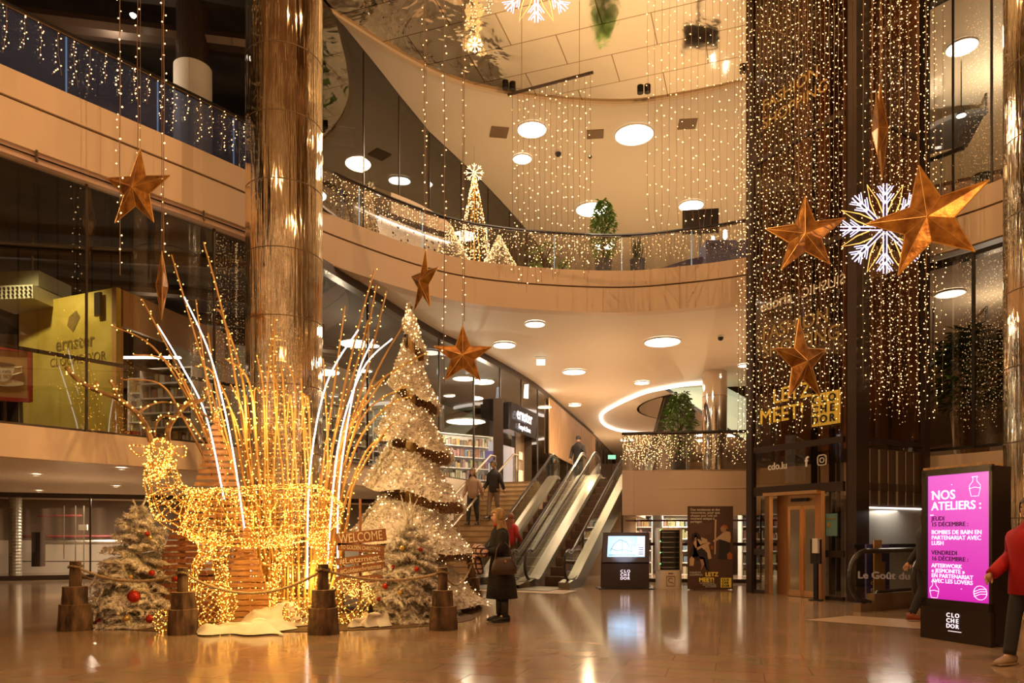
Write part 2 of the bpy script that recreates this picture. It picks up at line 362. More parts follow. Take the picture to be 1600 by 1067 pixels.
# left mezzanine edge
LE = left + [Vector((-3.75,17.8,0)), Vector((-3.0,19.5,0)), Vector((-.87,24.4,0))]
mb = MB(); mb.wall(left+[Vector((-3.75,17.8,0)), Vector((-3.0,19.5,0))], 2.57, ZM, 0, -.3); struct('trim_3', mb, 'plaster')
RE = [(3.0,19.5),(6.4,19.0)]
right = [v for v in CV if v.x > 6.45 and v.y < 18.9]
mezz = xy(LE)+[(-.6,25.1),(4.0,23.1),(3.0,19.5),(6.4,19.0)]+xy(right)+[(30,-3),(30,62),(-30,62),(-30,-3)]
mb = MB(); slab(mb, mezz, ZM-.01); struct('floor_mezzanine', mb, 'stone')
mb = MB(); slab(mb, mezz, 2.58); struct('ceiling_ground', mb, 'ceil')
mb = MB(); mb.wall([(3.0,19.5),(6.6,19.0)], 1.87, ZM, 0, -.3); mb.wall([(4.0,23.1),(3.0,19.5)], 1.87, ZM, 0, -.3); struct('trim_4', mb, 'plaster')
mb = MB(); mb.wall(right, 2.3, ZM, 0, -.3); struct('trim_5', mb, 'plaster')
mb = MB(); mb.wall([(-.6,25.1),(4.0,23.1)], 0, ZM-.02, 0, -.05); struct('wall_landing', mb, 'plaster')
# wall that carries the mezzanine beside the stairs
mb = MB(); mb.wall([(-3.0,19.5),(-.87,24.4)], 0, ZM, 0, -.12); struct('wall_stairs', mb, mat('stair_wall',(.74,.66,.55),.5))
# shopfront line S
S = catmull([(-4.3,15.95,0),(-3.55,18.1,0),(-2.4,21.5,0),(-1.05,24.25,0),(.95,29.3,0),(2.7,35.5,0),(5.0,44,0),(8,56,0)], 6)
# level-1 ceiling with the opening for the far escalator
hole = [(10.3+4.1*math.cos(2*PI*k/40), 34.6+4.6*math.sin(2*PI*k/40)) for k in range(40)]
ceil1 = xy(CV[iA:])+[(30,-3),(30,62),(9,62)]+xy(S[::-1])
mb = MB(); slab(mb, ceil1, Z1, 0, [hole]); struct('ceiling_level_one', mb, 'ceil')
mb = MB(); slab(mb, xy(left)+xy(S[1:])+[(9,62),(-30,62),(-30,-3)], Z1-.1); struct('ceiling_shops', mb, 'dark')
mb = MB(); mb.wall(hole+[hole[0]], Z1, Z2, 0, .1); struct('trim_6', mb, 'plaster')
# level 2 floor, ceilings
f2 = xy(CV)+[(30,-3),(30,62),(-30,62),(-30,-3)]
mb = MB(); slab(mb, f2, Z2, 0, [hole]); struct('floor_level_two', mb, mat('pale_terrazzo',(.66,.56,.42),.35))
mb = MB(); slab(mb, ceil1, Z3); struct('ceiling_level_two', mb, 'ceil')
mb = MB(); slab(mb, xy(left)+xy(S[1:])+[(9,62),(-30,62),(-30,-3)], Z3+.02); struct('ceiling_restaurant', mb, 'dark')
mb = MB(); slab(mb, xy(CV), Z3+.05); struct('ceiling_atrium', mb, 'mirror_ceiling')
mb = MB(); mb.wall(CV, Z3-.02, Z3+.06, 0, -.12); struct('trim_7', mb, mat('champagne_edge',(.75,.6,.42),.4))
# far walls
mb = MB(); mb.box((0,62,7),(60,.3,14)); struct('wall_back', mb, 'plaster')
mb = MB(); mb.box((30,28,7),(.3,70,14)); struct('wall_right', mb, 'plaster')
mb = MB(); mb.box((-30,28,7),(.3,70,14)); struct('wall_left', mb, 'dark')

# ---------------- shopfront glazing
def glazing(name, path, z0, z1, step, gm, fm, head=0., label=None, sill=.06, post=.05, kind='structure'):
    rs = resample(path, step)
    r = thing(name, None, None, (rs[0].x, rs[0].y, z0)); r['kind'] = kind
    g = MB(); g.wall(rs, z0+sill, z1-head); g.build('pane', gm, r)
    f = MB()
    for i, p in enumerate(rs):
        t = (rs[min(i+1,len(rs)-1)]-rs[max(i-1,0)]); f.box((p.x,p.y,(z0+z1-head)/2),(post,post,z1-z0-head),math.atan2(t.y,t.x))
    f.wall(rs, z0, z0+sill, 0, -.08)
    if head: f.wall(rs, z1-head, z1, 0, -.25)
    f.build('window_frame', fm, r); return r
glazing('window_1', [p+Vector((-.08,.0,0)) for p in off_path(left,-.12) if p.y > 2], ZM, 7.36, 2.3, 'glass_shop', 'brown', 0, post=.035)
glazing('window_2', S, ZM, 7.55, 2.1, 'glass_shop', 'brown', .22)
glazing('window_3', S, Z2, Z3, 1.9, 'glass_dark', 'brown', .05, post=.03)
# oak cladding at the far end of the shopfront
mb = MB(); Sx = [p+Vector((.06,-.02,0)) for p in S if 30.5 < p.y < 45]; mb.wall(Sx, 4.9, 7.3, 0, .05); struct('wall_oak', mb, 'fascia_wood')
# ground floor glass wall on the left with the service zone behind
GF = [Vector((-24,17.2,0)),Vector((-15,20.8,0)), Vector((-6.5,24.3,0)), Vector((-2.6,25.9,0))]
glazing('window_4', GF, 0, 2.58, 2.42, 'glass', 'brown', .14, sill=.14, post=.045)
mb = MB(); mb.wall([(-26,21.5),(-15.5,25.6),(-3,31)], 0, 1.15, 0); mb.wall([(-26,21.6),(-15.5,25.7),(-3,31.1)], 1.15, 2.6, 1)
struct('wall_service', mb, [mat('service_wall',(.62,.52,.40),.6), mat('service_wall_upper',(.18,.12,.075),.7)])
# ground floor glass under the middle balcony
glazing('window_5', [Vector((3.15,20.5,0)),Vector((8.6,19.6,0))], 0, 2.58, 1.9, 'glass', 'brown', .1, sill=.1)
mb = MB(); mb.wall([(1.5,27.5),(14,25)], 0, 2.6); struct('wall_store', mb, mat('store_wall',(.55,.42,.3),.6))
# right side shopfronts
rs_ = [v for v in CV if v.x > 9.0 and v.y < 16.4 and v.y > 0]
glazing('window_6', off_path(rs_, -.2), ZM+.12, 7.45, 1.15, 'glass_dark', 'black', .1, post=.06)
glazing('window_7', off_path(rs_, -.2), Z2, Z3, .75, 'glass_shop', 'black', .05, post=.04)

rp_=[p for p in off_path(left,-.5) if 9 < p.y < 15.8]
mb = MB(); mb.tube([Vector((p.x,p.y,4.42)) for p in rp_], .035, 4); mb.cyl((rp_[0].x,rp_[0].y,ZM),(rp_[0].x,rp_[0].y,4.42),.03,6); mb.cyl((rp_[-1].x,rp_[-1].y,ZM),(rp_[-1].x,rp_[-1].y,4.42),.03,6)
tag(mb.build('window_rail','brown'),'thin dark rail running behind the left shopfront glass','rail')
# ---------------- balustrades
def balustrade(name, label, path, z, gm, step, edge=True, railmat='black', hgt=1.0):
    r = thing(name, label, 'railing', (path[0].x, path[0].y, z))
    g = MB(); g.wall(path, z-.05, z+hgt-.04, 0, .015); g.build('glass_panel', gm, r)
    f = MB(); f.tube([Vector((p.x,p.y,z+hgt)) for p in path], .05, 6); f.build('handrail', railmat, r)
    e = MB()
    for p in resample(path, step): e.box((p.x,p.y,z+hgt/2-.05),(.022,.022,hgt))
    e.build('panel_joint', 'edge_blue' if edge else 'steel', r); return r
up = off_path(CV, -.06)
iL = 5*8-3
balustrade('glass_balustrade', 'blue-tinted glass balustrade on the upper left gallery, left of the mirrored column', up[12:iL], Z2, 'glass_blue', 1.5)
balustrade('glass_balustrade', 'long curved glass balustrade of the upper gallery, right of the mirrored column', up[iL:11*8], Z2, 'glass', 1.9, True)
balustrade('glass_balustrade', 'glass balustrade with slanting cap beside the top right of the lift', up[11*8+2:12*8+5], Z2, 'glass', 1.4, False)
def dense(pts, st=.25):
    return resample([Vector((a,b,0)) for a,b in pts], st)
balustrade('glass_balustrade', 'lit glass balustrade on the lower middle balcony behind the wayfinding screen', [Vector((4.0,23.1,0)),Vector((3.02,19.52,0)),Vector((6.5,19.02,0))], ZM, 'glass', 1.8, False)

# ---------------- ceiling lights
disc0 = None
def ceiling_light(px, py, wpx, H, label, group):
    global disc0
    v = HY-py; Y = F*(H-CH)/v; x = (px-800)/F*Y; r = wpx/F*Y/2
    if disc0 is None:
        disc0 = thing('ceiling_light', label, 'lamp', (x,Y,H), 0, group)
        a = MB(); a.lathe((0,0,-.03),[(.0,0),(.94,0)],32); a.build('diffuser','lamp_disc',disc0,local=True)
        b = MB(); b.lathe((0,0,0),[(.94,-.05),(1,-.05),(1.0,0),(.94,0),(.94,-.05)],32,cap=False); b.build('rim','white',disc0,local=True)
        o = disc0
    else: o = dup(disc0, (x,Y,H), label=label, group=group)
    o.scale = (r,r,1); return o
up_l = [(831,201,47,'round ceiling light on the upper ceiling, above the left hanging light curtain'),(991,209,62,'largest round ceiling light on the upper ceiling, left of the tall light curtain'),
 (816,247,30,'small round ceiling light on the upper ceiling, just below and left of a larger one'),(925,326,52,'round ceiling light partly hidden by the leafy plant on the upper gallery'),
 (1080,320,39,'round ceiling light above the dark screen on the upper gallery'),(945,383,32,'low round ceiling light seen through the balustrade behind the leafy plant'),
 (1503,72,46,'round ceiling light behind the upper shopfront at the top right'),(1165,378,26,'low round ceiling light against the left edge of the lift tower')]
for a in up_l: ceiling_light(a[0],a[1],a[2],Z3-.01,a[3],'round ceiling lights of the upper gallery')
lo_l = [(836,505,32,'round ceiling light under the gallery, directly above the star beside the fleece tree'),(1035,533,58,'largest round ceiling light under the gallery, left of the lift'),
 (788,538,36,'round ceiling light touching the right tip of the star above the white tree'),(897,580,37,'round ceiling light under the gallery, right of the emergency exit sign'),
 (1003,597,24,'small round ceiling light above the oval light line'),(898,632,20,'small round ceiling light beside the curved shopfront top'),(1163,570,20,'small round ceiling light beside the lift tower'),
 (1485,457,44,'round ceiling light behind the right lower shopfront'),(985,703,15,'tiny far round ceiling light above the escalator heads'),(980,687,22,'far flat ceiling light left of the lower balcony'),
 (1092,688,20,'far flat ceiling light behind the lower balcony plant'),(1148,640,22,'far ceiling light right of the silver column')]
for a in lo_l: ceiling_light(a[0],a[1],a[2],Z1-.01,a[3],'round ceiling lights under the gallery')
# light fittings: lamps in the biggest discs
for px,py,H in ((991,209,Z3),(831,201,Z3),(1080,320,Z3),(1503,72,Z3),(836,505,Z1),(1035,533,Z1),(897,580,Z1),(1003,597,Z1),(1092,688,Z1)):
    v = HY-py; Y = F*(H-CH)/v; lamp('disc_light','AREA',((px-800)/F*Y,Y,H-.08),300 if H>10 else 240,(1,.72,.44),1.0)
# downlights over the left ground floor
dl0 = None
for px,py,lab in ((57,742,'recessed downlight in the left ground floor ceiling, nearest the picture edge'),(190,732,'recessed downlight in the left ground floor ceiling, above the flocked tree'),(182,760,'recessed downlight beside the wire reindeer neck'),(61,767,'recessed downlight right above the left glass wall')):
    Y = F*(2.56-CH)/(HY-py); x = (px-800)/F*Y
    if dl0 is None:
        dl0 = thing('downlight', lab, 'lamp', (x,Y,2.56), 0, 'downlights over the ground floor')
        a = MB(); a.lathe((0,0,-.012),[(0,0),(.055,0)],12); a.build('lens','spot',dl0,local=True)
        a = MB(); a.lathe((0,0,0),[(.055,-.02),(.09,-.02),(.09,0)],14,cap=False); a.build('ring','white',dl0,local=True)
    else: dup(dl0,(x,Y,2.56),label=lab)
    lamp('downlight_beam','SPOT',(x,Y,2.5),60,(1,.70,.40),.05,(0,0,0),2.2)
# oval LED line on the level-one ceiling
ring = []
for px,py in ((1130,598),(1080,600),(1040,606),(1000,616),(950,640),(939,654),(950,667),(990,676),(1080,680),(1180,681)):
    Y = F*(Z1-.08-CH)/(HY-py); ring.append(Vector(((px-800)/F*Y,Y,Z1-.08)))
mb = MB(); mb.tube(catmull(ring,8), .07, 4); tag(mb.build('light_line','led_line'), 'curved white light line drawn on the ceiling above the far escalators', 'lamp')
# ceiling fittings
def smallbox(name, label, cat, px, py, H, sx, sy, m_, rz=0, h=.03, group=None):
    Y = F*(H-CH)/(HY-py); mb = MB(); mb.box(((px-800)/F*Y,Y,H-h/2),(sx,sy,h),rz); return tag(mb.build(name,m_),label,cat,group)
G='dark vents in the upper ceiling'
mv = mat('vent_grille',(.20,.13,.07),.6)
smallbox('ceiling_vent','dark rectangular ceiling vent left of the first upper ceiling light','vent',780,206,Z3,.52,.55,mv,.15,group=G)
smallbox('ceiling_vent','dark rectangular ceiling vent between two upper ceiling lights','vent',930,209,Z3,.5,.45,mv,-.1,group=G)
smallbox('ceiling_vent','dark rectangular ceiling vent behind the tall light curtain','vent',1074,193,Z3,.52,.5,mv,-.1,group=G)
def dome(px,py,H,r,label):
    Y = F*(H-CH)/(HY-py); x=(px-800)/F*Y; t = thing('security_camera',label,'camera',(x,Y,H))
    a = MB(); a.cyl((0,0,-.06),(0,0,0),r*1.1,16); a.build('housing','white',t,local=True)
    a = MB(); a.ball((0,0,-.08),r,12); a.build('dome','black',t,local=True,smooth=True)
dome(872,236,Z3,.10,'black dome camera under the upper ceiling between light strands')
dome(922,241,Z3,.06,'smaller black dome camera under the upper ceiling at the light curtain edge')
dome(1126,524,Z1,.09,'black dome camera under the gallery ceiling right of the big ceiling light')
for k,(px,py) in enumerate(((997,155),(1008,154),(1154,124),(1166,122),(790,148),(801,150))):
    Y = 12.0*F/(HY-py); a = MB(); a.cyl(((px-800)/F*Y,Y-.35,Z3-.05),((px-800)/F*Y,Y-.35,Z3+.05),.085,12)
    tag(a.build('ceiling_spotlight','black'),['left of the pair of small black spotlights at the middle of the mirrored ceiling edge','right of the pair of small black spotlights at the middle of the mirrored ceiling edge','left of the pair of black spotlights on the mirrored ceiling edge next to the lift','right of the pair of black spotlights on the mirrored ceiling edge next to the lift','left of the two black spotlights above the left light curtain bar','right of the two black spotlights above the left light curtain bar'][k],'spotlight','small spotlights at the mirrored ceiling edge')
# emergency exit sign
t = thing('exit_sign','small lit white exit sign hanging under the gallery ceiling','sign',tuple(P(845,566,25)))
a = MB(); a.box((0,0,0),(.30,.05,.19)); a.build('panel',mat('exit_panel',(.9,1,.95),.5,0,(.85,1,.92),1.6),t,local=True)
a = MB(); a.box((0,0,.2),(.36,.08,.06)); a.cyl((0,0,.2),(0,0,.5),.015,6); a.build('bracket','white',t,local=True)
# far exit sign beside the escalator heads
t = thing('exit_sign','small green exit sign far back beyond the escalators','sign',tuple(P(956,714,40)))
a = MB(); a.box((0,0,0),(.42,.05,.22)); a.build('panel',mat('exit_green',(.2,.7,.4),.5,0,(.25,.8,.5),1.2),t,local=True)

# ---------------- silver column far right of the escalators
def column(name, label, x, y, r, z0, z1, m_, seams=()):
    t = thing(name, label, 'column', (x,y,z0)); a = MB(); a.lathe((0,0,0),[(r,0),(r,z1-z0)],48,cap=False); a.build('shaft',m_,t,smooth=True,local=True)
    s = MB()
    for z in seams: s.lathe((0,0,z-z0),[(r+.003,-.008),(r+.003,.008)],48,cap=False)
    if seams: s.build('seam','groove',t,local=True)
    return t
column('mirrored_column','huge gold mirrored column rising through the atrium behind the reindeer',-4.06,12.8,.66,0,Z3+.04,'mirror_gold',[1.6+1.16*k for k in range(10)])
column('mirrored_column','gold mirrored column cut by the right edge, behind the pink screen',8.33,11.0,.66,0,Z3+.04,'mirror_gold',[1.6+1.16*k for k in range(10)])
column('mirrored_column','slim silver mirrored column behind the lower middle balcony',7.75,27.4,.46,ZM,Z1,mat('mirror_silver',(.80,.74,.68),.06,1.0),[6.6])
t = column('round_column','squat white round column on the upper left gallery behind the glass',-7.3,16.4,.41,Z2,12.0,'white')
a = MB(); a.lathe((0,0,3.31),[(.36,0),(.36,1.35)],24); a.build('upper_shaft','brown',t,local=True)
# ================================================================ LIFT TOWER
A_ = Vector((5.52,16.7,0)); B_ = Vector((6.79,14.4,0)); SD = Vector((.875,.484,0)); C_ = B_+SD*2.45; D_ = A_+SD*2.45
U_ = (B_-A_); LU = U_.length; UN = U_.normalized(); ON = Vector((UN.y,-UN.x,0))  # right-hand normal (outwards?)
if ON.y > 0: ON = -ON
def EF(t, z, o=0.): q = A_+U_*t+ON*o; return Vector((q.x,q.y,z))
def ESd(s, z, o=0.): q = B_+SD*s+Vector((SD.y,-SD.x,0))*o; return Vector((q.x,q.y,z))
rzF = math.atan2(UN.y,UN.x); rzS = math.atan2(SD.y,SD.x)
lift = thing('lift_tower','tall glass lift tower in dark bronze frame wrapped by a curtain of lights','lift',(B_.x,B_.y,0))
HT = Z3+.04
for q,w in ((A_+UN*.07,.16),(C_,.2),(D_,.16)):
    a = MB(); a.box((q.x,q.y,HT/2),(w,w,HT),rzF); a.build('post','brown',lift)
a = MB(); q = B_+UN*.05+SD*.19; a.box((q.x,q.y,HT/2),(.20,.40,HT),rzF); a.build('post','brown',lift)
for z,h in ((2.33,.2),(3.28,.13),(7.4,.12),(9.9,.12)):
    a = MB(); a.bar(EF(.05,z),EF(.95,z),.08,h); a.build('transom','brown',lift)
    a = MB(); a.bar(ESd(.1,z),ESd(2.4,z),.08,h*.8); a.build('transom','brown',lift)
g = MB(); g.add([EF(.04,2.4,.01),EF(.95,2.4,.01),EF(.95,HT,.01),EF(.04,HT,.01)],[(0,1,2,3)]); g.build('glass_panel','glass_lift',lift)
g = MB(); g.add([ESd(.05,3.2,.01),ESd(2.4,3.2,.01),ESd(2.4,HT,.01),ESd(.05,HT,.01)],[(0,1,2,3)]); g.build('glass_panel','glass_lift',lift)
g = MB(); b0=A_; g.add([(A_.x,A_.y,ZM),(D_.x,D_.y,ZM),(D_.x,D_.y,HT),(A_.x,A_.y,HT)],[(0,1,2,3)]); g.add([(D_.x,D_.y,ZM),(C_.x,C_.y,ZM),(C_.x,C_.y,HT),(D_.x,D_.y,HT)],[(0,1,2,3)]); g.build('glass_panel','glass_dark',lift)
a = MB(); q0_=A_+SD*2.3; q1_=A_+U_+SD*2.3; a.wall([(q0_.x,q0_.y),(q1_.x,q1_.y)],3.4,HT); a.build('tint_backing',noise_col(mat('lit_shaft_brown',(.2,.09,.04),.4,.3),(.14,.045,.015),(.36,.14,.05),.8),lift)  # backing added behind the glass; its brown imitates the lit shaft
# guide rails and braces inside
a = MB()
for s in (.6,1.2,1.8):
    q = A_+U_*.5+SD*s; a.box((q.x,q.y,HT/2),(.08,.12,HT),rzF)
for t_ in (.25,.5,.75):
    q = A_+U_*t_+SD*2.3; a.box((q.x,q.y,HT/2),(.07,.07,HT),rzF)
a.build('guide_rail','brown',lift)
# door opening
a = MB(); a.bar(EF(.24,0,.06),EF(.24,2.25,.06),.08,.3); a.bar(EF(.75,0,.06),EF(.75,2.25,.06),.08,.3); a.bar(EF(.225,2.24,.06),EF(.765,2.24,.06),.3,.07); a.build('door_frame','brass',lift)
a = MB(); a.add([EF(.27,0,-.12),EF(.73,0,-.12),EF(.73,2.22,-.12),EF(.27,2.22,-.12)],[(0,1,2,3)]); a.build('door_recess',mat('brass_dim',(.50,.31,.16),.35,.8),lift)
for t0,t1 in ((.41,.555),(.56,.705)):
    a = MB(); W_ = .018
    a.bar(EF(t0+.01,.02,-.03),EF(t0+.01,1.96,-.03),.05,.06); a.bar(EF(t1-.01,.02,-.03),EF(t1-.01,1.96,-.03),.05,.06)
    a.bar(EF(t0,.08,-.03),EF(t1,.08,-.03),.05,.14); a.bar(EF(t0,1.93,-.03),EF(t1,1.93,-.03),.05,.08)
    d = a.build('door_leaf','brass',lift)
    a = MB(); a.add([EF(t0+.02,.14,-.03),EF(t1-.02,.14,-.03),EF(t1-.02,1.9,-.03),EF(t0+.02,1.9,-.03)],[(0,1,2,3)]); a.build('door_glass',mat('bright_lift_glass',(.65,.58,.45),.08,.7),d)
a = MB(); a.bar(EF(.44,2.10,-.05),EF(.60,2.10,-.05),.04,.07); a.build('floor_display','black',lift)
# glass beside the door
for t0,t1 in ((.06,.2),(.79,.95)):
    a = MB(); a.add([EF(t0,.06,0),EF(t1,.06,0),EF(t1,2.22,0),EF(t0,2.22,0)],[(0,1,2,3)]); a.build('side_glass','glass_shop',lift)
    a = MB(); a.bar(EF(t0,.04,0),EF(t1,.04,0),.06,.08); a.bar(EF(t0,.04,.01),EF(t1,.04,.01),.01,.01); a.build('side_rail','brown',lift)
    a = MB(); a.bar(EF(t0,.95,0),EF(t1,.95,0),.05,.14); a.build('side_rail','brown',lift)
# lift car seen in the shaft and steel cladding of the side
a = MB(); a.wall([tuple(ESd(.2,0,.02))[:2],tuple(ESd(2.35,0,.02))[:2]],.0,1.88,0); a.build('steel_cladding',mat('pale_steel',(.58,.55,.50),.35,.7),lift)
a = MB(); a.wall([tuple(ESd(.2,0,.02))[:2],tuple(ESd(2.35,0,.02))[:2]],1.93,3.12,0); a.build('upper_cladding',mat('ribbed_bronze',(.13,.085,.06),.45,.6),lift)
a = MB()
for k in range(9): a.bar(ESd(.3+.2*k+.08*(k%3),1.95,.03),ESd(.3+.2*k+.08*(k%3),3.1,.03),.018,.018)
a.build('cladding_rib','steel',lift)
a = MB(); a.bar(ESd(.2,1.9,.04),ESd(2.35,1.9,.04),.03,.03); a.build('light_strip','led_line',lift)
lamp('cladding_light','AREA',tuple(ESd(1.2,1.85,.25)),12,(1,.92,.78),.8)
a = MB(); a.bar(ESd(-.1,1.12,.12),ESd(2.4,1.12,.12),.1,.07); a.build('bumper_rail','black',lift)
# lettering, posters and drawn sign reflections on the lift glass
rF = (PI/2,0,rzF)
text('cdo.lu',.22,'white',lift,EF(.22,2.80,.03),rF,bold=.003)
text('f',.30,'white',lift,EF(.60,2.80,.03),rF,bold=.006)
a = MB(); c = EF(.76,2.90,.03); ex = UN; 
def ringsq(mb, c, ex, r, w):
    pts=[c+ex*(r*(abs(math.cos(t))**.5)*math.copysign(1,math.cos(t)))+Vector((0,0,r*(abs(math.sin(t))**.5)*math.copysign(1,math.sin(t)))) for t in [2*PI*k/24 for k in range(25)]]
    mb.tube(pts,w,4,cap=False)
ringsq(a,c,ex,.105,.012); a.tube([c+ex*(.05*math.cos(t))+Vector((0,0,.05*math.sin(t))) for t in [2*PI*k/16 for k in range(17)]],.011,4,cap=False); a.bulb(c+ex*.065+Vector((0,0,.065)),.014)
a.build('camera_icon','white',lift)
M['yellow_print'] = mat('yellow_print',(.80,.58,.08),.5,0,(.8,.5,.06),.08)
M['gold_print'] = mat('gold_print',(.34,.22,.06),.5,0,(.6,.38,.08),.0)
M['pale_print'] = mat('pale_print',(.70,.60,.45),.5,0,(.6,.48,.3),.05)
a = MB(); a.add([EF(.665,3.62,.03),EF(.925,3.62,.03),EF(.925,4.30,.03),EF(.665,4.30,.03)],[(0,1,2,3)]); a.build('yellow_panel','yellow_print',lift)
for r_,row in enumerate(('CLO','CHE','DOR')):
    for c_,chh in enumerate(row): text(chh,.22,'black',lift,EF(.70+.078*c_,4.10-.21*r_,.045),rF,bold=.006,align='CENTER')
text('LETZ',.46,'yellow_print',lift,EF(.27,4.28,.03),rF,bold=.003); text('MEET!',.46,'yellow_print',lift,EF(.13,3.86,.03),rF,bold=.003)
text('FASHION',.42,'gold_print',lift,EF(.16,5.75,.03),rF,bold=.002); text('SHOPPING',.42,'gold_print',lift,EF(.16,5.35,.03),rF,bold=.002)
text('edoria',.34,'pale_print',lift,EF(.14,6.42,.03),rF,bold=.004)
text('SIUSHIC',.30,'pale_print',lift,EF(.97,6.42,.03),rF,flip=True)  # reflection of a shop sign, drawn as mirrored letters
text('FASHION',.36,'gold_print',lift,EF(.16,10.95,.03),rF); text('SHOPPING',.36,'gold_print',lift,EF(.16,10.55,.03),rF)  # faint reflected wording, drawn as print on the glass
# teal notice and dispenser beside the lift door
tn = thing('notice_poster','small teal notice poster fixed beside the lift door','poster',tuple(EF(.84,1.72,.05)))
a = MB(); 
c=EF(.84,1.55,.05); a.bar(c-UN*.17,c+UN*.17,.02,.46); a.build('board',mat('teal_print',(.12,.25,.24),.5),tn)
text('GOOD AIR',.06,'gold_print',tn,c-UN*.14+Vector((0,0,.1))+ON*.02,rF); a=MB(); a.ball(c+ON*.015,.06,8,sc=(1,.2,1)); a.build('emblem','gold_print',tn)
td = thing('hand_sanitizer','white soap dispenser on dark post beside the lift door','dispenser',tuple(EF(.80,0,.35)))
c = EF(.80,0,.35); a=MB(); a.box((c.x,c.y,.55),(.09,.05,1.1),rzF); a.build('post','black',td)
a=MB(); a.box((c.x,c.y-.04,1.12),(.13,.12,.30),rzF); a.build('dispenser','white',td); a=MB(); a.box((c.x,c.y,1.0),(.24,.04,.5),rzF); a.build('backplate','black',td)
a=MB(); a.cyl((c.x,c.y,0),(c.x,c.y,.02),.15,16); a.build('foot','black',td)

# ================================================================ ESCALATORS
BE = Vector((1.13,18.67,0)); DE = Vector((.401,.916,0)).normalized(); NE = Vector((-DE.y,DE.x,0)); rzE = math.atan2(DE.y,DE.x)-PI/2
M['glass_esc'] = glass('escalator_glass',(.82,.86,.78),.10)
def escalator(name, label, base, rz, rise=ZM, run=5.35, w=.62, y0=-1.5, bot_flat=1.1, both=True, down=False):
    t = thing(name, label, 'escalator', tuple(base), rz)
    sg = -1 if down else 1
    def prof(y):                       # walking line height
        if y < 0: return 0
        if y > run: return sg*rise
        return sg*rise*y/run
    ys = [y0+.0]+[-.3,0]+[run*k/8 for k in range(1,9)]+[run+.3,run+1.6]
    for s in (-1,1):
        x = s*(w/2+.22)
        def smooth(dz, a, b):
            pts = [Vector((x,y,prof(y)+dz)) for y in ys if a <= y <= b]; return catmull(pts,4)
        line = smooth(.95, -1.0, run+1.1)
        deck = smooth(.22, -1.0, run+1.1)
        # newel loops
        c0 = Vector((x,line[0].y,prof(-1)+.58)); R0=.37
        nb = [Vector((x,c0.y-R0*math.sin(a),c0.z+R0*math.cos(a))) for a in [PI*k/10 for k in range(11)]]
        c1 = Vector((x,line[-1].y,sg*rise+.58))
        nt_ = [Vector((x,c1.y+R0*math.sin(a),c1.z+R0*math.cos(a))) for a in [PI*k/10 for k in range(11)]]
        path = nb[::-1]+line[1:-1]+nt_
        a = MB(); a.tube(path,.038,6); a.build('handrail','rubber',t,local=True)
        a = MB(); a.tube([p+Vector((0,0,-.045)) if 0.2<(p.z-prof(p.y))<2 and nb[0].y-.1<=p.y else p for p in path],.018,4); a.build('handrail_track','steel',t,local=True)
        g = MB(); vs=[]
        lo = [Vector((x,p.y,p.z)) for p in deck]; n_ = min(len(lo),len(line))
        for k in range(n_): vs += [lo[k], line[k]+Vector((0,0,-.05))]
        g.add(vs,[(2*k,2*k+2,2*k+3,2*k+1) for k in range(n_-1)])
        g.add([c0+Vector((0,0,0))]+nb,[(0,k,k+1) for k in range(1,11)]); g.add([c1]+nt_,[(0,k,k+1) for k in range(1,11)])
        g.build('glass_balustrade','glass_esc',t,local=True)
        # skirts and deck
        d = MB(); vs=[]; fs=[]
        for k,p in enumerate(deck):
            for dx,dz in ((-s*.20,-.10),(-s*.16,.0),(s*.12,.02),(s*.14,-.45)): vs.append(Vector((x+dx,p.y,max(p.z+dz,.0 if not down else -9))))
        for k in range(len(deck)-1):
            for j in range(3): fs.append((4*k+j,4*k+4+j,4*k+5+j,4*k+1+j))
        d.add(vs,fs)
        e=deck[0]; d.hexa([(x-.16,e.y-.35,0),(x+.14,e.y-.35,0),(x+.14,e.y,0),(x-.16,e.y,0),(x-.16,e.y-.35,.16),(x+.14,e.y-.35,.16),(x+.14,e.y,e.z),(x-.16,e.y,e.z)])
        d.build('skirt_panel',mat('skirt_steel',(.25,.235,.20),.36,.95),t,local=True)
    n_ = int(run/.4)
    for k in range(n_+1):
        y = k*run/n_; z = prof(y)
        a = MB(); a.box((0,y+.0,z-.12),(w,run/n_+.01,.24)); a.box((0,y-run/n_/2+.01,z+.0),(w,.02,.02),0,1); a.build('step',['esc_step','esc_edge'],t,local=True)
    a = MB(); a.box((0,-.9,.005),(w+.3,1.3,.03)); a.build('landing_plate','steel',t,local=True)
    return t
M['esc_step']=mat('escalator_step',(.10,.06,.045),.5,.3); M['esc_edge']=mat('step_edge',(.30,.2,.12),.5,.3)
esc_r=escalator('escalator','right-hand of the two escalators rising beside the wayfinding screen',BE+DE*-.15,rzE)
esc_l=escalator('escalator','left-hand of the two rising escalators, next to the stone stairs',BE+NE*1.5+DE*-.15,rzE)
# metal plinth between the escalators
a = MB()
m_ = BE+NE*.75
def into(mb,root):
    R=Matrix.Rotation(-root.rotation_euler.z,3,'Z'); b_=Vector(root.location); mb.v=[tuple(R@(Vector(v)-b_)) for v in mb.v]; return mb
def T3(along,offs,z): q = BE+NE*offs+DE*along; return Vector((q.x,q.y,z))
a.add([T3(-1.2,.5,.1),T3(-1.2,1.0,.1),T3(0,1.0,.25),T3(0,.5,.25),T3(5.2,1.0,3.3),T3(5.2,.5,3.3),T3(6.5,1.0,3.3),T3(6.5,.5,3.3)],[(0,1,2,3),(3,2,4,5),(5,4,6,7)])
into(a,esc_l).build('truss_cladding','steel',esc_l,local=True)
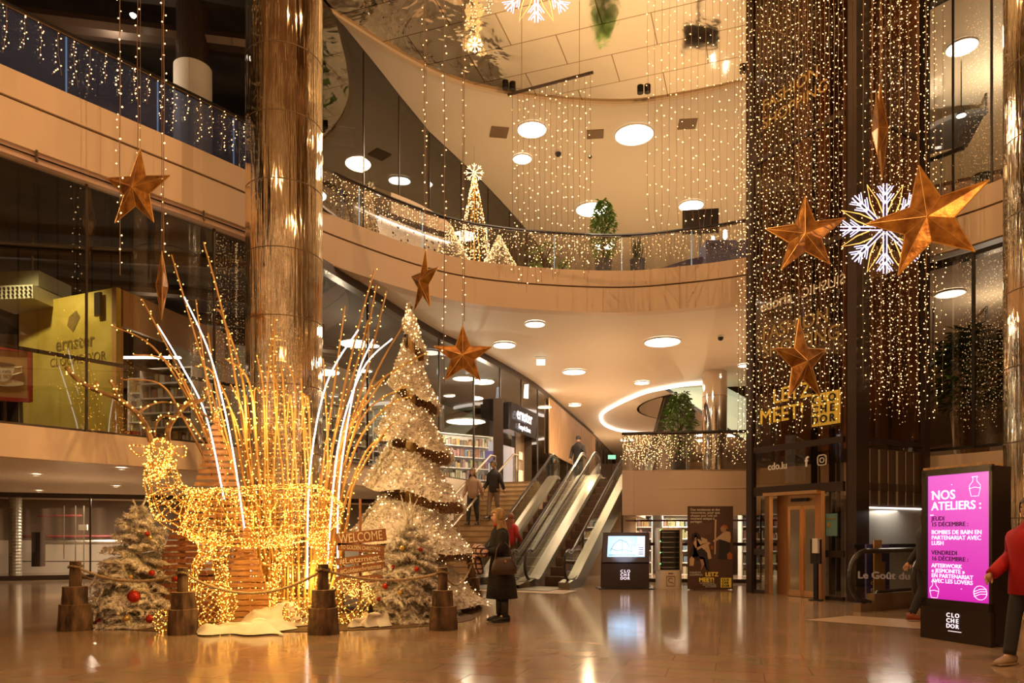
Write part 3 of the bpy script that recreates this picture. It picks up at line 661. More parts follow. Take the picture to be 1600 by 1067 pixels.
# truss side seen on the right of the right-hand escalator
a = MB(); a.add([T3(-.6,-.60,0),T3(.2,-.60,0),T3(5.2,-.60,2.5),T3(6.2,-.60,2.7),T3(6.2,-.60,3.3),T3(5.2,-.60,3.3),T3(0,-.60,.3),T3(-.6,-.6,.2)],[tuple(range(8))])
into(a,esc_r).build('truss_cladding','steel',esc_r,local=True)
# stone stairs
st = thing('staircase','wide stone staircase left of the escalators with metal handrails','stairs',tuple(T3(-.9,3.1,0)))
a = MB(); ns_ = 19
for k in range(ns_):
    y0=-.9+k*5.35/ns_; y1=-.9+5.35; z=(k+1)*ZM/ns_
    a.hexa([T3(y0,2.2,z-ZM/ns_),T3(y0,4.1,z-ZM/ns_),T3(y1,4.1,z-ZM/ns_),T3(y1,2.2,z-ZM/ns_),T3(y0,2.2,z),T3(y0,4.1,z),T3(y1,4.1,z),T3(y1,2.2,z)])
    a.hexa([T3(y0-.015,2.2,z-.035),T3(y0-.015,4.1,z-.035),T3(y0+.01,4.1,z-.035),T3(y0+.01,2.2,z-.035),T3(y0-.015,2.2,z+.003),T3(y0-.015,4.1,z+.003),T3(y0+.01,4.1,z+.003),T3(y0+.01,2.2,z+.003)],1)
a.build('steps',['steps',mat('step_nosing',(.26,.17,.09),.6)],st)
for o_ in (4.0,3.15):
    a = MB(); p=[]
    a.tube([T3(-.9,o_,.95),T3(4.5,o_,ZM+.95),T3(4.9,o_,ZM+.95)],.035,6)
    for k in range(5): y=-.7+k*1.3; a.cyl(T3(y,o_,(y+.9)*ZM/5.35),T3(y,o_,(y+.9)*ZM/5.35+.93),.025,6)
    a.cyl(T3(4.9,o_,ZM),T3(4.9,o_,ZM+.95),.025,6)
    a.build('handrail',mat('dull_steel',(.42,.36,.28),.4,.7),st)

# descending escalator on the right, in front of the lift
BD = Vector((5.85+.35,12.4+.15,0)); HD = Vector((.85,.527,0)).normalized(); rzD = math.atan2(HD.y,HD.x)-PI/2
def loop_rail(name,label,base):
    t = thing(name,label,'railing',tuple(base),rzD)
    R=.44; c=Vector((0,.45,.62))
    nb=[Vector((0,c.y-R*1.05*math.sin(q),c.z+R*math.cos(q))) for q in [PI*k/14 for k in range(15)]]
    a=MB(); a.tube(nb[::-1]+[Vector((0,3.0,c.z+R)),Vector((0,3.6,c.z+R-.2))],.045,8); a.tube([nb[-1],Vector((0,.62,.16)),Vector((0,.8,.33)),Vector((0,3.,.33))],.03,6); a.build('handrail','rubber',t,local=True)
    a=MB(); a.tube([p+Vector((0,.04,0)) for p in nb[::-1]]+[Vector((0,3.0,c.z+R-.05))],.014,5); a.build('handrail_track','steel',t,local=True)
    g=MB(); g.add([c]+nb,[(0,k,k+1) for k in range(1,15)]); g.add([nb[0],c+Vector((0,0,0)),Vector((0,3.,c.z)),Vector((0,3.,c.z+R))],[(0,1,2,3)]); g.add([c,nb[-1],Vector((0,.8,.33)),Vector((0,3,.33)),Vector((0,3,c.z))],[(0,1,2,3,4)]); g.build('glass_panel','glass_esc',t,local=True)
    g=MB(); g.box((0,1.9,.15),(.16,2.6,.3)); g.box((0,.45,.07),(.14,.5,.14)); g.build('skirt_panel',mat('bronze_skirt',(.30,.20,.13),.4,.5),t,local=True)
    return t
d1 = loop_rail('escalator_balustrade','rounded glass balustrade of the descending escalator, left one in front of the lift',Vector((5.85,12.4,0)))
d2 = loop_rail('escalator_balustrade','rounded glass balustrade of the descending escalator, half hidden by the pink screen',Vector((6.45,11.5,0)))
text('Le Goût du bon',.17,mat('frosted_print',(.36,.38,.52),.5),d1,Vector((5.85,12.4,0))+HD*.12+Vector((0.02,-.04,.60)),(PI/2,0,rzD+PI/2),bold=.004)
# purple leaflet display behind that balustrade
tp = thing('leaflet_display','narrow purple display board with white letters behind the escalator glass','sign',(6.75,13.25,0))
a=MB(); a.box((6.75,13.25,.62),(.48,.05,1.1),.2); a.build('board',mat('purple_print',(.07,.05,.22),.5),tp)
for r_,row in enumerate(('CLO','CHE','DOR')): text(row,.10,'white',tp,(6.60,13.18,.42-.13*r_),(PI/2,0,.2),bold=.003,spacing=1.5)
a=MB(); a.box((6.68,13.1,.75),(.16,.03,1.0),.2); a.box((6.76,13.12,.5),(.14,.03,.7),.2); a.build('wood_holder','brass',tp)
# stone infill floor strip at escalators
# ================================================================ PINK TOTEM
TA = Vector((5.40,9.45,0)); TD = Vector((.32,-.91,0)); TW = TD.length; tu = TD.normalized(); tn_ = Vector((tu.y,-tu.x,0)); rzT = math.atan2(tu.y,tu.x)
def TP(x, z, o=0.): q = TA+tu*x+tn_*o; return Vector((q.x,q.y,z))
tot = thing('advertising_totem','tall black totem with glowing pink screen listing workshops, right foreground','sign',(TA.x,TA.y,0))
def tbox(mb,x0,x1,z0,z1,o0,o1,mi=0): mb.hexa([TP(x0,z0,o0),TP(x1,z0,o0),TP(x1,z0,o1),TP(x0,z0,o1),TP(x0,z1,o0),TP(x1,z1,o0),TP(x1,z1,o1),TP(x0,z1,o1)],mi)
M['totem'] = mat('totem_black',(.022,.014,.012),.25,.2)
a=MB(); tbox(a,0,TW,.03,2.17,-.32,-.03); a.build('body','totem',tot)
a=MB(); tbox(a,0,.075,.42,2.17,-.03,0); tbox(a,TW-.04,TW,.42,2.17,-.03,0); tbox(a,0,TW,2.11,2.19,-.04,0); tbox(a,0,TW,.42,.52,-.03,0); a.build('bezel','totem',tot)
a=MB(); tbox(a,0,TW,.0,.42,-.05,.02); a.build('plinth','totem',tot)
a=MB(); tbox(a,-.02,TW*.9,2.19,2.225,-.32,-.05); a.build('lit_edge_strip','fascia_wood',tot)  # added strip; its wood tone stands for the lit slab edge behind
# screen image: a pink field that gets deeper towards the bottom right
m = mat('pink_screen',(.3,.02,.25),.2); n,l = nt(m); b=n['Principled BSDF']; tc=n.new('ShaderNodeTexCoord'); sx=n.new('ShaderNodeSeparateXYZ'); cr=n.new('ShaderNodeValToRGB')
mr=n.new('ShaderNodeMapRange'); mr.inputs[1].default_value=.5; mr.inputs[2].default_value=2.1
cr.color_ramp.elements[0].color=(.58,.015,.40,1); cr.color_ramp.elements[1].color=(.78,.13,.60,1)
l.new(tc.outputs['Object'],sx.inputs[0]); l.new(sx.outputs[2],mr.inputs[0]); l.new(mr.outputs[0],cr.inputs[0]); l.new(cr.outputs[0],b.inputs['Emission Color']); b.inputs['Emission Strength'].default_value=1.0
a=MB(); a.add([TP(.075,.52,-.025),TP(TW-.04,.52,-.025),TP(TW-.04,2.11,-.025),TP(.075,2.11,-.025)],[(0,1,2,3)]); a.build('screen',m,tot)
wl = mat('screen_white',(1,1,1),.5,0,(1,.86,1),.95); bl = mat('screen_black',(.02,.0,.02),.5); M['screen_white']=wl; M['screen_black']=bl
rT=(PI/2,0,rzT)
for s,sz,z,mm,bo in (('NOS',.165,1.80,wl,.004),('ATELIERS :',.150,1.665,wl,.004),('JEUDI',.077,1.53,bl,.002),('15 DÉCEMBRE :',.077,1.455,bl,.002),('BOMBES DE BAIN EN',.074,1.355,wl,.0025),('PARTENARIAT AVEC',.074,1.285,wl,.0025),('LUSH',.074,1.215,wl,.0025),
    ('VENDREDI',.077,1.09,bl,.002),('16 DÉCEMBRE :',.077,1.015,bl,.002),('AFTERWORK',.072,.925,wl,.0025),('« JESMONITE »',.072,.86,wl,.0025),('EN PARTENARIAT',.072,.795,wl,.0025),('AVEC LES LOVERS',.072,.73,wl,.0025)):
    text(s,sz,mm,tot,TP(.13,z,-.02),rT,bold=.0006 if sz<.1 else .002,depth=.002)
a=MB(); a.bar(TP(.11,1.60,-.02),TP(.16,1.60,-.02),.004,.014)
def vase(mb,x,z,s):
    pr=[(.0,0),(.05,0),(.075,.10),(.075,.14),(.03,.19),(.025,.23),(.04,.25)]
    L=[TP(x-r*s,z+h*s,-.02) for r,h in pr]; R=[TP(x+r*s,z+h*s,-.02) for r,h in pr]
    mb.tube(L,.004,4); mb.tube(R,.004,4); mb.tube([L[-1],R[-1]],.004,4); mb.tube([L[2],TP(x,z+.115*s,-.02),R[2]],.004,4)
vase(a,.73,1.82,.95); vase(a,.17,.53,.85)
a.tube([TP(.80+.085*math.cos(q),.64+.085*math.sin(q),-.02) for q in [2*PI*k/20 for k in range(21)]],.004,4,cap=False)
for dz in (-.03,.0,.03): a.tube([TP(.72,.62+dz,-.02),TP(.80,.655+dz,-.02),TP(.88,.66+dz,-.02)],.004,4)
for x,z in ((.42,1.98),(.13,1.90),(.55,.67),(.60,1.74)): a.bulb(TP(x,z,-.02),.008)
a.build('line_drawing',wl,tot)
for r_,row in enumerate(('CLO','CHE','DOR')):
    for c_,chh in enumerate(row): text(chh,.075,'screen_white',tot,TP(.41+.062*c_,.31-.068*r_,.03),rT,bold=.001,depth=.002,align='CENTER')
a=MB(); a.bar(TP(.41,.135,.03),TP(.59,.135,.03),.004,.008); a.build('underline','screen_white',tot)

# ================================================================ WAYFINDING SCREEN
wf = thing('wayfinding_kiosk','dark angular kiosk with a tilted touch screen showing a centre map','kiosk',(2.75,18.0,0))
x0,x1=2.25,3.43; Yk=18.0
a=MB(); pr=[(-.10,0),(-.10,.0),(-.06,.62),(-.10,.66),(.12,1.40),(.24,1.40),(.14,.62),(.20,0)]
vs=[Vector((x,Yk+y,z)) for x in (x0,x1) for y,z in pr]; N=len(pr)
# slight taper of the plinth
for i,v in enumerate(vs):
    if v.z>1.3: v.x += (.07 if i<N else 0.05)
a.add(vs,[tuple(range(N)),tuple(range(2*N-1,N-1,-1))]+[(i,(i+1)%N,N+(i+1)%N,N+i) for i in range(N)]); a.build('body',mat('kiosk_black',(.03,.018,.016),.35,.2),wf)
def KP(u,z,o=-.006): # point on the tilted face
    t=(z-.66)/.74; xl=x0+.07*t; xr=x1+.05*t; return Vector((lerp(xl,xr,u),Yk-.10+.22*t+o,z))
a=MB(); a.add([KP(.10,.79),KP(.90,.79),KP(.90,1.31),KP(.10,1.31)],[(0,1,2,3)]); 
m=mat('map_screen',(.3,.5,.6),.2,0,(.42,.66,.84),.95); s_=a.build('screen',m,wf)
a=MB(); rnd=random.Random(3)
pth=[KP(.16,.93,-.012),KP(.24,1.12,-.012),KP(.36,1.22,-.012),KP(.5,1.16,-.012),KP(.58,1.02,-.012)]; a.tube(pth,.006,4)
a.tube([KP(.16,1.0,-.012),KP(.3,.94,-.012),KP(.45,.98,-.012),KP(.62,.92,-.012)],.006,4); a.tube([KP(.4,1.22,-.012),KP(.42,1.06,-.012),KP(.40,.9,-.012)],.005,4); a.tube([KP(.62,.92,-.012),KP(.60,1.1,-.012),KP(.7,1.08,-.012)],.005,4)
a.add([KP(.13,.83,-.01),KP(.70,.83,-.01),KP(.70,.845,-.01),KP(.13,.845,-.01)],[(0,1,2,3)])
for k in range(4): a.add([KP(.76,.85+.055*k,-.01),KP(.87,.85+.055*k,-.01),KP(.87,.87+.055*k,-.01),KP(.76,.87+.055*k,-.01)],[(0,1,2,3)])
a.build('map_lines',mat('map_ink',(.08,.12,.2),.5),s_)
a=MB(); a.add([KP(.73,.81,-.009),KP(.89,.81,-.009),KP(.89,1.29,-.009),KP(.73,1.29,-.009)],[(0,1,2,3)]); a.build('side_menu',mat('menu_pale',(.8,.8,.9),.3,0,(.75,.78,.95),1.0),s_)
lamp('screen_glow','AREA',(2.84,17.7,1.05),6,(.6,.75,1),.6,(PI/2,0,0))
for r_,row in enumerate(('CLO','CHE','DOR')):
    for c_,chh in enumerate(row): text(chh,.10,'screen_white',wf,(2.74+.085*c_,17.885,.40-.088*r_),(PI/2,0,0),bold=.0015,depth=.002,align='CENTER')
a=MB(); a.box((2.82,18.0,.01),(1.35,.75,.02)); a.build('base_plate','black',wf)

# ================================================================ CHARGING LOCKER TOWER
lk = thing('locker_tower','white rounded tower of small dark charging lockers between kiosk and poster board','locker',(3.95,18.1,0))
def rrect(w,d,r,n=5):
    o=[]
    for cx,cy,a0 in ((w/2-r,d/2-r,0),(-w/2+r,d/2-r,PI/2),(-w/2+r,-d/2+r,PI),(w/2-r,-d/2+r,1.5*PI)):
        for k in range(n+1): q=a0+PI/2*k/n; o.append((cx+r*math.cos(q),cy+r*math.sin(q)))
    return o
def prism(mb,c,pts,z0,z1,mi=0,s1=1.):
    n=len(pts); vs=[(c[0]+x,c[1]+y,z0) for x,y in pts]+[(c[0]+x*s1,c[1]+y*s1,z1) for x,y in pts]
    mb.add(vs,[tuple(range(n-1,-1,-1)),tuple(range(n,2*n))]+[(k,(k+1)%n,n+(k+1)%n,n+k) for k in range(n)],mi)
a=MB(); prism(a,(3.95,18.1),rrect(.62,.5,.18),0,.46); a.build('base',mat('ivory',(.72,.62,.48),.5),lk)
a=MB(); prism(a,(3.95,18.1),rrect(.62,.5,.18),1.46,1.52)
for x in (3.675,4.225): prism(a,(x,18.1),rrect(.06,.44,.02),.46,1.46)
a.build('housing','ivory' if 'ivory' in M else MATS['ivory'],lk)
a=MB(); prism(a,(3.95,18.12),rrect(.5,.44,.12),.46,1.46); a.build('core','black',lk)
for k in range(8):
    z=.53+.125*k; a=MB(); 
    a.tube([Vector((3.95+.25*math.cos(q),18.1-.24+.10*abs(math.cos(q))**3,z)) for q in [PI*j/10 for j in range(11)]],.014,5); d=a.build('shelf_rail','steel',lk)
for k in range(4):
    a=MB(); a.bulb((3.70,17.86,.62+.28*k),.016); a.build('indicator',mat('green_led',(.2,1,.4),.5,0,(.2,1,.35),3),lk)
a=MB(); 
for p_,q_ in (((-.10,.07),(.10,.07)),((.10,.07),(.10,.31)),((.10,.31),(-.10,.31)),((-.10,.31),(-.10,.07))): a.bar((3.95+p_[0],17.84,p_[1]),(3.95+q_[0],17.84,q_[1]),.01,.012)
a.tube([Vector((3.95+.055*math.cos(q),17.84,.21+.055*math.sin(q))) for q in [PI*.2+1.5*PI*k/14 for k in range(15)]]+[Vector((3.99,17.84,.15)),Vector((4.02,17.84,.13))],.009,5)
a.bar((3.89,17.84,.38),(4.01,17.84,.38),.01,.03); a.build('emblem',mat('brown_print',(.15,.08,.04),.5),lk)
a=MB(); a.tube([Vector((3.95,18.1,1.52)),Vector((3.97,18.1,1.64))],.008,5); a.build('antenna','black',lk)

# ================================================================ FASHION POSTER BOARD
fb = thing('poster_board','brown free-standing poster board showing two women, right of the locker tower','poster',(4.85,17.5,0))
bx0,bx1=4.29,5.39; by=17.5
a=MB(); a.box(((bx0+bx1)/2,by,1.03),(1.10,.06,2.02)); a.box(((bx0+bx1)/2,by+.15,.02),(.8,.5,.04)); a.build('board',mat('poster_brown',(.085,.038,.024),.5),fb)
def BP(u,v,o=.034): return Vector((lerp(bx0,bx1,u),by-o,lerp(.02,2.04,v)))
for k,s in enumerate(('Des tendances et des','rencontres, pour que','chaque jour soit un','moment unique à','partager.')): text(s,.083,'pale_print',fb,BP(.05,.945-.036*k,.038),(PI/2,0,0),bold=.0008,depth=.001)
M['skin_print']=mat('skin_print',(.42,.24,.15),.6); M['cloth_print']=mat('cloth_print',(.60,.42,.27),.6); M['dark_print']=mat('dark_print',(.02,.015,.018),.6); M['rust_print']=mat('rust_print',(.40,.12,.03),.6)
def flat(mb,pts,mi,o): 
    vs=[BP(u,v,o) for u,v in pts]; c=sum(vs,Vector())/len(vs); mb.add([c]+vs,[(0,k+1,(k+1)%len(vs)+1) for k in range(len(vs))],mi)
a=MB()
flat(a,[(.03,.60),(.5,.66),(.55,.80),(.03,.80)],4,.035)
flat(a,[(.58,.42),(.61,.42),(.63,.84),(.59,.84)],5,.036)
# standing woman, right
flat(a,[(.66,.36),(.92,.36),(.93,.56),(.88,.62),(.70,.60)],2,.037); flat(a,[(.66,.60),(.72,.66),(.82,.70),(.93,.69),(.95,.62),(.93,.56),(.80,.585),(.70,.60)],1,.039); flat(a,[(.55,.585),(.72,.655),(.74,.615),(.57,.565)],1,.04)
flat(a,[(.74,.69),(.82,.685),(.86,.74),(.82,.77),(.75,.76),(.71,.73)],0,.041); flat(a,[(.74,.76),(.80,.78),(.87,.76),(.89,.72),(.84,.735)],3,.042); flat(a,[(.87,.36),(.97,.36),(.98,.42),(.92,.45),(.86,.42)],3,.043)
# seated woman, left
flat(a,[(.20,.60),(.30,.625),(.42,.60),(.46,.52),(.52,.37),(.45,.36),(.38,.47),(.22,.50)],1,.037); flat(a,[(.18,.62),(.12,.56),(.12,.50),(.2,.50),(.3,.53),(.46,.57),(.50,.55),(.34,.50),(.2,.47)],1,.038)
flat(a,[(.12,.55),(.03,.42),(.05,.38),(.18,.46),(.3,.50),(.42,.44),(.48,.22),(.43,.22),(.36,.38),(.18,.34),(.12,.44)],2,.039)
flat(a,[(.28,.22),(.36,.30),(.33,.36),(.26,.36),(.30,.29)],0,.04); flat(a,[(.15,.58),(.19,.625),(.21,.66),(.17,.68),(.13,.65)],0,.041); flat(a,[(.06,.56),(.08,.66),(.16,.69),(.26,.66),(.30,.58),(.22,.62),(.16,.67),(.12,.60)],2,.042)
flat(a,[(.03,.28),(.12,.28),(.14,.36),(.08,.40),(.03,.36)],1,.04); flat(a,[(.5,.48),(.55,.48),(.56,.52),(.5,.52)],3,.04)
a.build('printed_picture',['skin_print','cloth_print','dark_print','rust_print',mat('dim_print',(.12,.06,.045),.6),'cloth_print'],fb)
text('FASHION',.066,'pale_print',fb,BP(.03,.190,.044),(PI/2,0,0)); text('SHOPPING',.066,'pale_print',fb,BP(.03,.160,.044),(PI/2,0,0))
text('LETZ',.14,'yellow_print',fb,BP(.38,.155,.044),(PI/2,0,0),bold=.004); text('MEET!',.14,'yellow_print',fb,BP(.24,.09,.044),(PI/2,0,0),bold=.004)
for k,s in enumerate(('LE SHOPPING &','DES MARQUES','EXCLUSIVES')): text(s,.05,'pale_print',fb,BP(.26+.06*k,.065-.022*k,.044),(PI/2,0,0))
a=MB(); flat(a,[(.72,.02),(.955,.02),(.955,.135),(.72,.135)],0,.044); a.build('yellow_panel','yellow_print',fb)
for r_,row in enumerate(('CLO','CHE','DOR')): text(row,.075,'black',fb,BP(.745,.10-.036*r_,.048),(PI/2,0,0),bold=.003,spacing=1.25)

# ================================================================ SHOP INSIDES
# gold leaf book shop box, upper left shop
gw = thing('shop_booth','gold-leaf bookshop booth seen through the left shopfront','booth',(-7.47,13.6,ZM))
L0=Vector((-10.15,14.75,0)); L1=Vector((-7.52,13.62,0)); L2=Vector((-6.65,17.0,0)); zt=6.05
def wq(mb,a_,b_,z0,z1,mi=0,th=.1): mb.wall([(a_.x,a_.y),(b_.x,b_.y)],z0,z1,mi,-th)
a=MB(); wq(a,L0,L1,ZM,zt); a.build('front_wall','goldwall',gw)
a=MB(); wq(a,L1,L2,5.35,zt); wq(a,L1,L1.lerp(L2,.05),ZM,zt); wq(a,L1.lerp(L2,.93),L2,ZM,zt); a.build('header_wall',mat('ochre_wall',(.50,.27,.07),.5),gw)
a=MB(); c=L0.lerp(L1,.85); a.box((c.x,c.y-.08,5.75),(.16,.05,.45),math.atan2(-1.13,2.63)); a.build('bracket','brown',gw)
rG=(PI/2,0,math.atan2(L1.y-L0.y,L1.x-L0.x)); M['goldprint_dark']=mat('dark_gold_letters',(.20,.14,.03),.5)
nG=Vector((-.39,-.92,0))
def GP(t,z): q=L0.lerp(L1,t)+nG*.008; return Vector((q.x,q.y,z))
text('ernster',.38,'goldprint_dark',gw,GP(.40,5.0),rG,bold=.004,depth=.0005); text("CLOCHE D'OR",.245,'goldprint_dark',gw,GP(.34,4.70),rG,depth=.0005)
a=MB(); c=GP(.58,5.52); u=(L1-L0).normalized(); a.add([c-u*.17+Vector((0,0,-.05)),c+u*.0+Vector((0,0,-.20)),c+u*.20+Vector((0,0,.08)),c+u*.10+Vector((0,0,.22)),c-u*.12+Vector((0,0,.12))],[(0,1,2,3,4)]); a.build('flag_emblem','goldprint_dark',gw)
lamp('booth_light','SPOT',tuple(L0.lerp(L1,.55)+Vector((-.5,-1.7,6.9))),260,(1,.88,.55),.1,(.55,0,-.2),1.6); bpy.data.objects['booth_light'].data.energy=420
lamp('booth_light','POINT',(-8.6,16.5,5.2),60,(1,.85,.6),.3)
# shelves of books inside the booth
M['bookset']=[mat('book_cover_%d'%i,c,.6) for i,c in enumerate([(.42,.34,.22),(.25,.12,.07),(.12,.16,.20),(.50,.45,.34),(.26,.26,.12),(.12,.10,.10),(.45,.28,.10),(.30,.16,.14)])]
rnd=random.Random(11)
def shelf(name,label,c,w,h,rz,nsh,group=None,seed=1):
    r=random.Random(seed); t=thing(name,label,'shelf',tuple(c),rz,group)
    a=MB(); a.box((0,.16,h/2),(w,.04,h)); 
    for k in range(nsh+1): a.box((0,0,h*k/nsh),(w,.36,.035))
    a.box((-w/2,0,h/2),(.04,.36,h)); a.box((w/2,0,h/2),(.04,.36,h)); a.build('shelf_unit','white',t,local=True)
    for k in range(nsh):
        z=h*k/nsh+.02; x=-w/2+.05; a=MB()
        while x<w/2-.08:
            bw=r.uniform(.04,.16); bh=r.uniform(.4,.8)*h/nsh; a.box((x+bw/2,-.03,z+bh/2),(bw*.92,.22,bh),0,r.randrange(8)); x+=bw*r.uniform(1,1.3)
        o=a.build('goods',M['bookset'],t,local=True); o['kind']='stuff'
    return t
shelf('book_shelf','white shelves of books inside the gold booth, nearer unit',(-7.75,16.3,ZM),1.3,2.0,-.2,6,seed=2)
shelf('book_shelf','white shelves inside the gold booth, farther unit against the back',(-8.6,18.3,ZM),2.2,2.2,.0,6,seed=3)
lamp('booth_spot','SPOT',(-7.2,15.2,6.9),150,(1,.9,.75),.1,(.35,0,0),1.8)
a=MB(); a.box((-8.2,16.0,5.30),(1.6,.1,.04)); tag(a.build('shelf_light','led_line'),'thin strip light above the shelves in the gold booth','lamp')
# tins and boxes on the sill
for k,(px,py,c) in enumerate(((196,650,0),(211,651,0))):
    a=MB(); p=P(px,664,13.9); a.lathe((p.x,p.y,ZM+.0),[(.10,0),(.10,.26),(.0,.27)],14); tag(a.build('red_tin','red_ball'),['left one of the two red tins on the shop window sill','right one of the two red tins on the shop window sill'][k],'tin','red tins in the left shop window')
# coffee poster on an easel
cf=thing('coffee_poster','framed poster of a white coffee cup standing on an easel at the left edge','poster',(-9.3,12.9,ZM))
p0=Vector((-9.75,12.75,0)); ux=Vector((.92,.38,0)).normalized()
def CPt(x,z,o=0.): q=p0+ux*x+Vector((ux.y,-ux.x,0))*o; return Vector((q.x,q.y,z))
a=MB(); a.bar(CPt(0,3.80),CPt(1.0,3.80),.05,.07); a.bar(CPt(0,4.72),CPt(1.0,4.72),.05,.07); a.bar(CPt(.0,3.78),CPt(.0,4.74),.05,.07); a.bar(CPt(1.0,3.78),CPt(1.0,4.74),.05,.07); a.build('frame',mat('red_frame',(.35,.03,.02),.4),cf)
a=MB(); a.add([CPt(0,3.8),CPt(1,3.8),CPt(1,4.72),CPt(0,4.72)],[(0,1,2,3)]); a.build('picture',mat('tan_print',(.42,.24,.08),.5),cf)
a=MB(); 
def cpf(pts,mi,o): 
    vs=[CPt(x,z,o) for x,z in pts]; c=sum(vs,Vector())/len(vs); a.add([c]+vs,[(0,k+1,(k+1)%len(vs)+1) for k in range(len(vs))],mi)
cpf([(.55+.36*math.cos(q),4.10+.07*math.sin(q)) for q in [2*PI*k/20 for k in range(20)]],0,.02)
cpf([(.32,4.42),(.36,4.18),(.45,4.11),(.62,4.11),(.72,4.18),(.78,4.42)],0,.03)
cpf([(.55+.23*math.cos(q),4.42+.035*math.sin(q)) for q in [2*PI*k/20 for k in range(20)]],1,.035)
a.tube([CPt(.77,4.38,.03),CPt(.88,4.40,.03),CPt(.88,4.30,.03),CPt(.74,4.24,.03)],.014,5)
a.build('cup_print',[mat('cream_print',(.72,.62,.45),.5),mat('coffee_print',(.13,.05,.02),.5)],cf)
text('Esprit café',.085,MATS['coffee_print'],cf,CPt(.36,4.27,.045),(PI/2,0,math.atan2(ux.y,ux.x)))
a=MB()
for x in (.35,.6,.85): a.cyl(CPt(x,ZM,-.1),CPt(x,3.8,-.02),.03,6)
a.build('easel','brown',cf)
for k in range(3):
    a=MB(); q=CPt(.55+.2*k,0,.28); a.lathe((q.x,q.y,ZM),[(.08,0),(.09,.24),(0,.24)],12); tag(a.build('blue_tin',mat('blue_tin',(.05,.22,.40),.4)),['left','middle','right'][k]+' one of the blue tins below the coffee poster','tin','blue tins below the coffee poster')
# air conditioner
ac=thing('air_conditioner','white slatted ceiling cassette unit hanging in the left shop','air conditioner',(-9.6,14.5,6.2))
a=MB(); a.box((-9.75,14.3,6.03),(1.15,.9,.26),-.1); a.build('grille',mat('ac_grille',(.50,.47,.30),.6),ac)
a=MB(); a.box((-9.7,14.5,6.36),(1.0,.9,.3),-.1,); a.build('casing',mat('ac_case',(.30,.28,.16),.6),ac)
a=MB()
for i in range(12):
    for j in range(3): a.box((-10.25+.09*i,13.86-.009*i+.01,5.95+.075*j),(.035,.02,.035),-.1)
a.build('vent_holes','black',ac)
a=MB(); a.cyl((-9.7,14.5,6.5),(-9.7,14.5,7.4),.02,6); a.build('hanger','steel',ac)
# long strip light deep in that shop
a=MB(); a.box((-12.3,17.0,5.5),(2.6,.2,.32)); tag(a.build('strip_light',mat('shop_strip',(1,1,1),.5,0,(.95,.95,.85),1.3)),'broad white strip light at the left edge of the left shop','lamp')
# ducts under dark ceilings
for k in range(4):
    a=MB(); z=7.1-.05*k; a.cyl((-14+1.2*k,14+1.7*k,z),(-5.2,15.2+2.3*k,z),.16,10); tag(a.build('ceiling_duct','brown'),['nearest','second','third','farthest'][k]+' round duct under the dark ceiling of the left shop','duct','ducts in the left shop')
for k in range(3):
    a=MB(); a.cyl((-20,14+3*k,12.7),(-4.5,17+3.5*k,12.7),.25,10); tag(a.build('ceiling_duct','brown'),['nearest','middle','farthest'][k]+' round duct under the dark ceiling of the upper left gallery','duct','ducts over the upper left gallery')
a=MB(); a.box((-9.3,18.7,11.0),(.45,.35,4.3),0,0,.10); tag(a.build('slanted_post','brown'),'dark slanted post behind the upper left gallery','post')
for px,py in ((208,27),):
    p=P(px,py,15.5); a=MB(); a.lathe(tuple(p),[(.0,0),(.04,.0),(.07,.05),(.03,.08)],14); tag(a.build('ring_lamp','spot'),'small lit lamp under the dark upper left ceiling','lamp')
# upper left restaurant tables and chairs (seen through blue glass)
tb0=None
for k,(x,Y) in enumerate(((-10.3,12.0),(-8.3,14.6),(-5.9,16.5))):
    if tb0 is None:
        tb0=thing('restaurant_table','restaurant table on the upper left gallery, nearest the left edge','table',(x,Y,Z2),.3,'restaurant tables behind the blue glass')
        a=MB(); a.box((0,0,.74),(1.1,.75,.04)); a.build('tabletop',mat('table_brown',(.2,.12,.08),.5),tb0,local=True)
        a=MB(); a.cyl((0,0,0),(0,0,.73),.04,8); a.cyl((0,0,0),(0,0,.03),.25,12); a.build('pedestal','steel',tb0,local=True)
    else: dup(tb0,(x,Y,Z2),.3,['','restaurant table on the upper left gallery, middle one behind the glass','restaurant table on the upper left gallery, beside the mirrored column'][k])
# shop interior right of the column
gd=0
for k,(x,y,rz) in enumerate(((-6.0,24.0,.9),(-4.6,27.0,.9),(-3.2,30.5,.9))):
    shelf('shop_shelf',['nearest','middle','farthest'][k]+' shelf of colourful goods in the shop behind the fleece tree',(x,y,ZM),3.2,2.6,rz,6,'shelves behind the curved shopfront',seed=20+k)
shelf('shop_shelf','long low book shelf in the shop right of the big ring lamp',(-2.1,28.4,ZM),3.0,2.2,.6,5,seed=31)
for px,py,w,lab in ((728,657,62,'large glowing drum lamp in the curved shop behind the fleece tree'),(725,590,37,'oval shop light above the large drum lamp'),(702,617,19,'small shop light left above the large drum lamp'),(580,538,27,'round shop light between the gold branches'),(570,578,24,'drum light between the gold branches'),(525,617,36,'flat drum light right of the mirrored column'),(850,635,24,'small light inside the shop right of the sign'),(572,605,20,'drum light low behind the gold branches')):
    H=6.9; 
    if py>650: H=5.6
    Y=F*(H-CH)/(HY-py); Y=min(Y,F); o=ceiling_light(px,py,w,H,lab,None)
    if py==657: 
        lamp('shop_light','POINT',(o.location.x,o.location.y,5.2),250,(1,.9,.72),.4)
lamp('shop_light','POINT',(-5.0,20.5,6.3),140,(1,.88,.68),.4)
lamp('shop_light','POINT',(-1.2,28.5,6.3),160,(1,.88,.68),.4)
shelfwall=MB(); shelfwall.wall([(-9,19),(-6.5,24.5),(-4,31),(0,40)],ZM,7.3); struct('wall_shop',shelfwall,mat('shop_back',(.30,.24,.17),.7))
